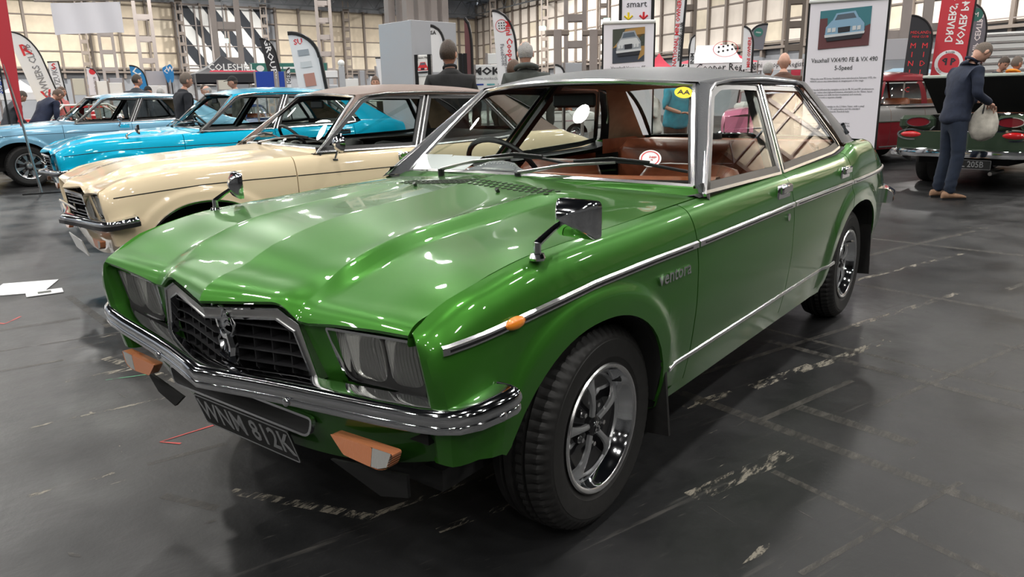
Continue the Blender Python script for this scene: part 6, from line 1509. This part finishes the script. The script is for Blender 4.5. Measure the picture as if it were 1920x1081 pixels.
def skin_mesh(chains, levels=1):
    """chains: list of lists of (point, rx, ry); first point of a later chain may equal an existing point -> joined"""
    me = bpy.data.meshes.new('s'); V, E, Rr, key = [], [], [], {}
    def vid(p, rx, ry):
        k = tuple(round(c, 4) for c in p)
        if k in key: return key[k]
        key[k] = len(V); V.append(tuple(p)); Rr.append((rx, ry)); return key[k]
    for ch in chains:
        pr = None
        for p, rx, ry in ch:
            i = vid(p, rx, ry)
            if pr is not None and pr != i: E.append((pr, i))
            pr = i
    me.from_pydata(V, E, []); o = bpy.data.objects.new('s', me); C.objects.link(o)
    o.modifiers.new('k', 'SKIN'); sv = me.skin_vertices[0].data
    for i, r in enumerate(Rr): sv[i].radius = r; sv[i].use_root = (i == 0)
    if levels: m = o.modifiers.new('u', 'SUBSURF'); m.levels = levels; m.render_levels = levels
    dg = bpy.context.evaluated_depsgraph_get(); ev = o.evaluated_get(dg); m2 = ev.to_mesh()
    b = B(); b.v = [tuple(v.co) for v in m2.vertices]; b.f = [tuple(p.vertices) for p in m2.polygons]
    ev.to_mesh_clear(); bpy.data.objects.remove(o); bpy.data.meshes.remove(me); return b
def head_mesh(n=28, m=22, grow=0, zmin=-9, back=None):
    """head about its centre, face towards -y; height .235"""
    rows = []
    for a in range(m + 1):
        t = PI * a / m; t = min(max(t, .03), PI - .03); row = []
        for b_ in range(n):
            f = 2 * PI * b_ / n; x, y, z = math.sin(t) * math.sin(f), -math.sin(t) * math.cos(f), math.cos(t)
            X, Y, Z = x * .076, y * .095, z * .118
            if z < 0:
                k = -z; X *= 1 - .30 * k ** 1.3; Y = Y * (1 - .18 * k) - .012 * k * (1 if y < 0 else -.6)     # jaw, chin forward
                if y > 0: Y *= 1 - .25 * k
            if y < -.2 and not grow:
                fx = math.exp(-(x / .16) ** 2)
                Y -= .020 * fx * math.exp(-((z + .20) / .17) ** 2) + .010 * fx * math.exp(-((z + .32) / .07) ** 2)      # nose
                Y += .010 * (math.exp(-((abs(x) - .36) / .16) ** 2)) * math.exp(-((z - .03) / .10) ** 2)                   # eye sockets
                Y -= .006 * math.exp(-((z - .16) / .07) ** 2) * math.exp(-(x / .5) ** 2)                                   # brow
                Y -= .006 * fx * math.exp(-((z + .56) / .10) ** 2)                                                      # lips
            if grow:
                q = Vector((X, Y, Z)); q *= 1 + grow / .09; X, Y, Z = q
            row.append((X, Y, Z))
        rows.append(row)
    return rows
def add_head(parent, c, yaw, tilt, roll=0, skin='skin', hair='hair_dark', style='short', glasses=False, k=1.0):
    hd = empty('head', c); hd.parent = parent; hd.rotation_euler = (tilt, roll, yaw); hd.rotation_mode = 'ZXY' if False else 'XYZ'; hd.scale = (k,) * 3
    b = B().grid(head_mesh(), True)
    for s in (-1, 1): b.add(B().ball((s * .080, .008, -.012), (.010, .020, .032), 10, 8))
    face = b.build('face', skin, hd, 60)
    for s in (-1, 1):
        B().ball((s * .030, -.0825, .004), (.012, .008, .008), 10, 8).build('eye', 'eye', hd)
        B().box((s * .031, -.093, .024), (.032, .008, .007), bev=.003).build('eyebrow', hair if style != 'bald' else 'hair_grey', hd)
    B().ball((0, -.093, -.062), (.022, .008, .006), 10, 6).build('mouth', 'lip', hd)
    if style in ('short', 'balding', 'crop'):
        g = {'short': .012, 'crop': .0035, 'balding': .007}[style]; rows = head_mesh(28, 22, g); bb = B(); keep = []
        bb.grid(rows, True); F = []
        for f in bb.f:
            c_ = sum((Vector(bb.v[i]) for i in f), Vector()) / 4
            line = .055 if c_.y < -.055 else (.030 if c_.y < -.02 else (-.005 if c_.y < .02 else -.055))
            if style == 'balding' and c_.z > .075 and c_.y < .06: continue
            if style == 'balding': line = max(line, -.055 if c_.y > .02 else .0)
            if c_.z > line: F.append(f)
        bb.f = F; bb.build('hair', hair, hd, 60)
    elif style == 'cap':
        rows = head_mesh(28, 22, .012); bb = B().grid(rows, True); bb.f = [f for f in bb.f if sum(bb.v[i][2] for i in f) / 4 > .042]; bb.build('cap', 'black_jacket', hd, 60)
        B().prism([(-.06, -.085, .045), (-.045, -.16, .036), (0, -.175, .034), (.045, -.16, .036), (.06, -.085, .045)], (0, 0, .008)).build('cap_peak', 'black_jacket', hd)
        rows = head_mesh(28, 22, .006); bb = B().grid(rows, True); bb.f = [f for f in bb.f if sum(bb.v[i][2] for i in f) / 4 > -.03 and sum(bb.v[i][1] for i in f) / 4 > -.01]; bb.build('hair', hair, hd, 60)
    if glasses:
        for s in (-1, 1): ring(B(), [(s * .032 + .022 * math.cos(q), .002 + .016 * math.sin(q)) for q in frange(0, 2 * PI, 14)[:-1]], [(s * .032 + .019 * math.cos(q), .002 + .013 * math.sin(q)) for q in frange(0, 2 * PI, 14)[:-1]], lambda q, d: (q[0], -.104 - d, q[1]), .002).build('glasses_rim', 'black', hd)
        for s in (-1, 1): B().cyl((s * .054, -.10, .002), (s * .08, .0, .004), .002, 5).build('glasses_arm', 'black', hd)
    return hd
def hand(b, wrist, d, palm_n, sgn, curl=.5, size=1.0):
    """five-fingered hand chain set; d = direction of the fingers"""
    d = Vector(d).normalized(); n = Vector(palm_n); n = (n - d * n.dot(d)).normalized(); s = d.cross(n) * sgn; w_ = Vector(wrist); ch = []
    kn = w_ + d * .075 * size
    ch.append([(w_, .026, .020), (w_ + d * .035 * size, .036, .018), (kn, .040, .015)])
    b.add(skin_mesh(ch, 1))
    for i, ln in enumerate((.068, .078, .074, .058)):
        r0 = kn + s * (.030 - i * .020) - d * .012; p1 = r0 + d * .02; ds = d; P_ = [(r0, .010, .010), (p1, .010, .010)]; q = p1
        for j in range(3):
            ds = (ds * math.cos(curl * .8) + n * math.sin(curl * .8)).normalized(); q = q + ds * ln * (.42, .32, .26)[j]; P_.append((q, .0092 - .001 * j, .0092 - .001 * j))
        b.add(skin_mesh([P_], 1))
    t0 = w_ + d * .02 + s * .02; t1 = t0 + (s * .8 + d * .6).normalized() * .035; t2 = t1 + (d * .9 + n * .5 + s * .1).normalized() * .032; t3 = t2 + (d * .8 + n * .7).normalized() * .024
    b.add(skin_mesh([[(t0, .013, .013), (t1, .012, .012), (t2, .0105, .0105), (t3, .009, .009)]], 1))
def person(px, D, h, face, label, top, legs='dark_trousers', skin='skin', hair='hair_dark', style='short', lean=0, side=0, headtilt=0, headyaw=0, arms='down', collar=None, hood=None, glasses=False, group=None, hands=True, ground=0.0, build=1.0, shoes='black', loc=None):
    """h standing height; face = direction faced relative to the viewer (0 = towards us, 180 = away)"""
    if loc is None: p, rz, _ = spot(px, D)
    else: p, rz = Vector(loc), math.atan2(loc[1] + 1.82, loc[0] + 1.74) - PI / 2
    t = empty('person', p, rz + R_(face), label, 'person', group); k = h / 1.75
    Rl = Matrix.Rotation(R_(lean), 3, 'X'); pel = Vector((0, 0, .93))
    def T(x, y, z): v = Vector((x, y, z)) - pel; v = Rl @ v; return (v + pel) * k
    def L(x, y, z): return Vector((x, y, z)) * k
    sh = [T(s * .195, .01, 1.425) for s in (-1, 1)]
    if arms == 'down': el = [T(s * .25, .03, 1.14) for s in (-1, 1)]; wr = [T(s * .25, -.04, .89) for s in (-1, 1)]; fd = [Vector((0, -.15, -1))] * 2
    elif arms == 'front': el = [T(s * .25, -.02, 1.16) for s in (-1, 1)]; wr = [T(s * .10, -.26, 1.12) for s in (-1, 1)]; fd = [Vector((-s * .5, -.8, .1)) for s in (-1, 1)]
    elif arms == 'reach': el = [T(s * .24, -.10, 1.16) for s in (-1, 1)]; wr = [T(s * .17, -.34, 1.06) for s in (-1, 1)]; fd = [Vector((-s * .2, -1, -.2))] * 2
    elif arms == 'bag': el = [T(-.25, -.03, 1.16), T(.25, .0, 1.16)]; wr = [T(-.10, -.30, 1.10), T(.09, -.30, 1.12)]; fd = [Vector((.5, -.6, -.5)), Vector((-.5, -.6, -.4))]
    else: el, wr, fd = arms; el = [T(*e) for e in el]; wr = [T(*e) for e in wr]; fd = [Vector(f) for f in fd]
    r = lambda a: a * k * build
    hip = [L(s * .10, 0, .90) for s in (-1, 1)]; kne = [L(s * .115, -.02, .49) for s in (-1, 1)]; ank = [L(s * .12, .03, .09) for s in (-1, 1)]
    neck = T(0, .0, 1.49); nk2 = T(0, -.03, 1.575)
    # body: one continuous figure
    ch = [[(L(0, 0, .95), r(.10), r(.07)), (T(0, 0, 1.15), r(.09), r(.07)), (T(0, 0, 1.34), r(.10), r(.06)), (neck, r(.058), r(.058)), (nk2, r(.054), r(.056))]]
    for i in (0, 1):
        ch.append([(T(0, 0, 1.34), 0, 0), (sh[i] - Vector((0, 0, .03 * k)), r(.035), r(.035)), (el[i], r(.032), r(.032)), (wr[i], r(.026), r(.022))])
        ch.append([(L(0, 0, .95), 0, 0), (hip[i], r(.055), r(.055)), (kne[i], r(.045), r(.045)), (ank[i], r(.035), r(.035))])
    b = skin_mesh(ch, 1)
    if hands and (D < 9.2 or 'polo' in top):
        for i in (0, 1): hand(b, wr[i], fd[i], Vector((0, 0, -1)) if abs(fd[i].z) < .7 else Vector((-(i * 2 - 1), 0, 0)), (-1 if i else 1), .6)
    b.build('body', skin, t, 60)
    # shirt or jacket
    ch = [[(T(0, .0, .80), r(.20), r(.155)), (T(0, 0, .92), r(.195), r(.15)), (T(0, 0, 1.05), r(.185), r(.14)), (T(0, .01, 1.22), r(.19), r(.14)), (T(0, .015, 1.36), r(.185), r(.13)), (T(0, .01, 1.455), r(.125), r(.095)), (T(0, .0, 1.53), r(.078), r(.076))]]
    for i in (0, 1):
        wv = el[i].lerp(wr[i], .92 if top not in ('turquoise_polo', 'white_shirt') else .05)
        ch.append([(T(0, .015, 1.36), 0, 0), (sh[i].lerp(el[i], .06), r(.078), r(.075)), (sh[i].lerp(el[i], .5), r(.062), r(.062)), (el[i], r(.056), r(.056)), (wv, r(.044), r(.042))])
    g = skin_mesh(ch, 2)
    for q in range(len(g.v)):                                       # creases in the cloth
        v = Vector(g.v[q]); a = .004 * math.sin(v.z * 38 + v.x * 21) + .003 * math.sin(v.x * 47 - v.z * 29 + v.y * 33); c0 = T(0, 0, 1.2); d = (v - c0); d.z = 0
        if d.length > .01: g.v[q] = tuple(v + d.normalized() * a)
    g.build('jacket' if 'jacket' in top or 'hood' in top else 'shirt', top, t, 60)
    if collar: B().tube([T(.066 * math.cos(a), .062 * math.sin(a) - .005, 1.528 + .022 * math.sin(a)) for a in frange(0, 2 * PI, 16)], r(.008), 6, False, 1.8).build('collar', collar, t, 60)
    if hood: B().tube([T(.11 * math.cos(a), .02 + .09 * math.sin(a), 1.50 + .035 * math.sin(a)) for a in frange(-.4, PI + .4, 16)], [r(.014 + .022 * math.sin(PI * i_ / 16)) for i_ in range(17)], 10, True, .8).build('hood', hood, t, 60)
    # trousers
    ch = [[(L(0, 0, 1.00), r(.15), r(.11)), (L(0, 0, .90), r(.155), r(.115))]]
    for i in (0, 1): ch.append([(L(0, 0, .90), 0, 0), (hip[i] - Vector((0, 0, .10 * k)), r(.092), r(.095)), (kne[i], r(.073), r(.075)), (ank[i] + Vector((0, 0, .08 * k)), r(.064), r(.068)), (ank[i] + Vector((0, 0, -.04 * k)), r(.060), r(.070))])
    g = skin_mesh(ch, 2)
    for q in range(len(g.v)):
        x, y, z = g.v[q]; kk = math.exp(-((z - .12 * k) / .16) ** 2) + .5 * math.exp(-((z - .5 * k) / .12) ** 2); g.v[q] = (x + .004 * math.sin(z * 60) * kk, y + .006 * math.sin(z * 75 + x * 20) * kk, z)
    g.build('trousers', legs, t, 60)
    for i in (0, 1):
        a = ank[i]; rows = []
        for yy, wd_, hh in ((.085, .018, .05), (.07, .036, .075), (.02, .040, .085), (-.05, .042, .062), (-.12, .048, .048), (-.165, .040, .036), (-.19, .018, .024)):
            rows.append([(a.x + wd_ * k * math.cos(q), a.y + yy * k, max(.012, (.012 + hh * k * (.5 + .5 * math.sin(q)) * 1.0))) for q in frange(0, 2 * PI, 12)[:-1]])
        s_ = B().grid(rows, True); s_.poly(rows[0]); s_.poly(rows[-1]); so = s_.build('shoe', shoes, t, 60)
        B().prism([(a.x + q[0] * k, a.y + q[1] * k, 0.001) for q in ((-.036, .09), (.036, .09), (.044, .0), (.05, -.11), (.036, -.18), (0, -.197), (-.036, -.18), (-.05, -.11), (-.044, 0))], (0, 0, .018)).build('sole', 'black', so)
    hc = nk2 + (Rl @ Vector((0, -.015, .085))) * k
    if headtilt: hc = nk2 + Matrix.Rotation(R_(lean + headtilt), 3, 'X') @ Vector((0, -.015, .085)) * k
    add_head(t, hc, R_(headyaw), R_(lean + headtilt), 0, skin, hair, style, glasses, k)
    return t, T
# lean > 0 bends forward
man, T = person(1797, 8.95, 1.83, 120, 'man in navy shirt, jeans and tan shoes looking down into a cloth bag', 'navy_shirt', 'denim', 'skin_pale', 'hair_crop', 'crop', 9, 0, 44, 12, 'bag', 'navy_shirt', shoes='tan_suede')
def bag():
    c = T(0, -.34, .90); t = empty('cloth_bag', (0, 0, 0)); t.matrix_world = man.matrix_world.copy() if False else Matrix.Translation(man.location) @ man.rotation_euler.to_matrix().to_4x4()
    rows = []
    for z, a, d in ((.20, .03, .02), (.17, .06, .03), (.10, .12, .06), (.0, .16, .085), (-.10, .17, .09), (-.17, .14, .075), (-.20, .07, .04), (-.205, .01, .01)):
        rows.append([(c.x + d * math.cos(q) * (1 + .12 * math.sin(3 * q + z * 20)), c.y + a * math.sin(q) * (1 + .1 * math.cos(4 * q + z * 14)), c.z + z + .015 * math.sin(2 * q)) for q in frange(0, 2 * PI, 20)[:-1]])
    B().grid(rows, True).build('bag_body', 'canvas_bag', t, 60)
    B().tube([(c.x - .05, c.y + .06, c.z + .10), (c.x - .02, c.y + .03, c.z + .22), (c.x, c.y, c.z + .26), (c.x + .02, c.y - .03, c.z + .20), (c.x + .05, c.y - .10, c.z + .08)], .008, 6).build('bag_strap', 'black', t)
    tag(t, 'pale canvas bag with dark straps held by the man in the navy shirt', 'bag')
bag()
person(846, 7.7, 1.79, 190, 'dark-haired man with glasses in a black jacket, back turned, behind the cream car', 'black_jacket', 'dark_trousers', 'skin', 'hair_dark', 'short', 0, 0, 0, -35, 'down', 'black_jacket', glasses=True, build=.98)
person(987, 8.3, 1.82, 185, 'grey-haired balding man in a grey hooded top, back turned', 'grey_hoodie', 'dark_trousers', 'skin_pale', 'hair_grey', 'balding', 0, 0, 6, 0, 'down', None, 'grey_hoodie', build=.98)
person(961, 9.4, 1.68, 150, 'person half hidden behind the grey-haired man in the hooded top', 'olive_jacket', 'dark_trousers', 'skin', 'hair_brown', 'short')
person(1466, 11, 1.79, 178, 'bald man in a brown shirt, back turned, behind the green roof', 'brown_shirt', 'dark_trousers', 'skin_pale', 'hair_grey', 'bald', build=1.1)
person(1435, 13, 1.74, 150, 'grey-haired person left of the bald man', 'olive_jacket', 'dark_trousers', 'skin', 'hair_grey', 'short')
person(1268, 11.6, 1.66, 35, 'person in a turquoise polo shirt, hands together, seen through the green car windscreen', 'turquoise_polo', 'brown_trousers', 'skin', 'hair_grey', 'short', 12, arms='front', build=1.2)
person(1226, 11.3, 1.48, -70, 'person in a white shirt facing the turquoise polo, seen through the windscreen', 'white_shirt', 'dark_trousers', 'skin', 'hair_grey', 'short', 10, arms='front', build=1.15)
person(1862, 15, 1.86, 40, 'bearded man in a dark jumper beyond the man in the navy shirt', 'charcoal_jacket', 'dark_trousers', 'skin', 'hair_dark', 'short', 8, 0, 15)
person(1897, 15.4, 1.86, 150, 'man with an orange hood and dark rucksack near the right edge', 'orange_hood', 'dark_trousers', 'skin', 'hair_crop', 'short', 0, 0, 0, -20, 'down', None, 'orange_hood')
person(1806, 15.6, 1.78, 160, 'person with fair hair hidden behind the shoulder of the man in the navy shirt', 'olive_jacket', 'dark_trousers', 'skin', 'hair_brown', 'short')
person(68, 15.4, 1.80, 125, 'man in a navy jacket bending over a car at the left', 'navy_jacket', 'dark_trousers', 'skin', 'hair_brown', 'short', 38, 0, 10, 0, 'reach')
person(8, 15.2, 1.66, 110, 'person in dark clothes stooping at the left edge', 'charcoal_jacket', 'dark_trousers', 'skin', 'hair_dark', 'short', 25, 0, 10, 0, 'reach')
person(262, 16.6, 1.86, 160, 'man in a charcoal jacket standing behind the light blue roof', 'charcoal_jacket', 'dark_trousers', 'skin', 'hair_dark', 'short', 0, 0, 0, -35, build=1.1) if False else person(259, 15.6, 1.86, 155, 'man in a charcoal jacket standing behind the light blue roof', 'charcoal_jacket', 'dark_trousers', 'skin', 'hair_dark', 'crop', 4, 0, 0, -35, loc=None)
person(343, 12.6, 1.74, 110, 'man with cropped grey hair in a black sweater beside the light blue car', 'black_sweater', 'dark_trousers', 'skin', 'hair_crop', 'short', 4, 0, 4, 0)
person(446, 16.4, 1.80, -95, 'man in a black peaked cap and dark jacket, facing left', 'olive_jacket', 'dark_trousers', 'skin', 'hair_dark', 'cap', 0, 0, 6)
person(397, 17.6, 1.68, -60, 'person in a pink shirt talking beside the dark blue car', 'pink_shirt', 'dark_trousers', 'skin', 'hair_dark', 'short', 6, 0, 8)
person(405, 16.6, 1.64, -80, 'grey-haired man in a dark jacket beside the person in pink', 'olive_jacket', 'dark_trousers', 'skin_pale', 'hair_grey', 'balding', 8, 0, 8)
person(117, 18.2, 1.70, 60, 'man with brown hair in front of the grey-lettered white flag', 'pink_shirt', 'dark_trousers', 'skin', 'hair_brown', 'short', 0)
person(284, 17.6, 1.66, -40, 'person in a dark cap right of the man in charcoal', 'white_shirt', 'dark_trousers', 'skin', 'hair_dark', 'cap', 0)
person(300, 16.8, 1.62, 160, 'person with grey hair and a dark coat left of the man in the black sweater', 'charcoal_jacket', 'dark_trousers', 'skin', 'hair_grey', 'short', 8)
person(706, 15.0, 1.70, 0, 'person with fair hair seen through the cream car windows', 'white_shirt', 'dark_trousers', 'skin', 'hair_brown', 'short')
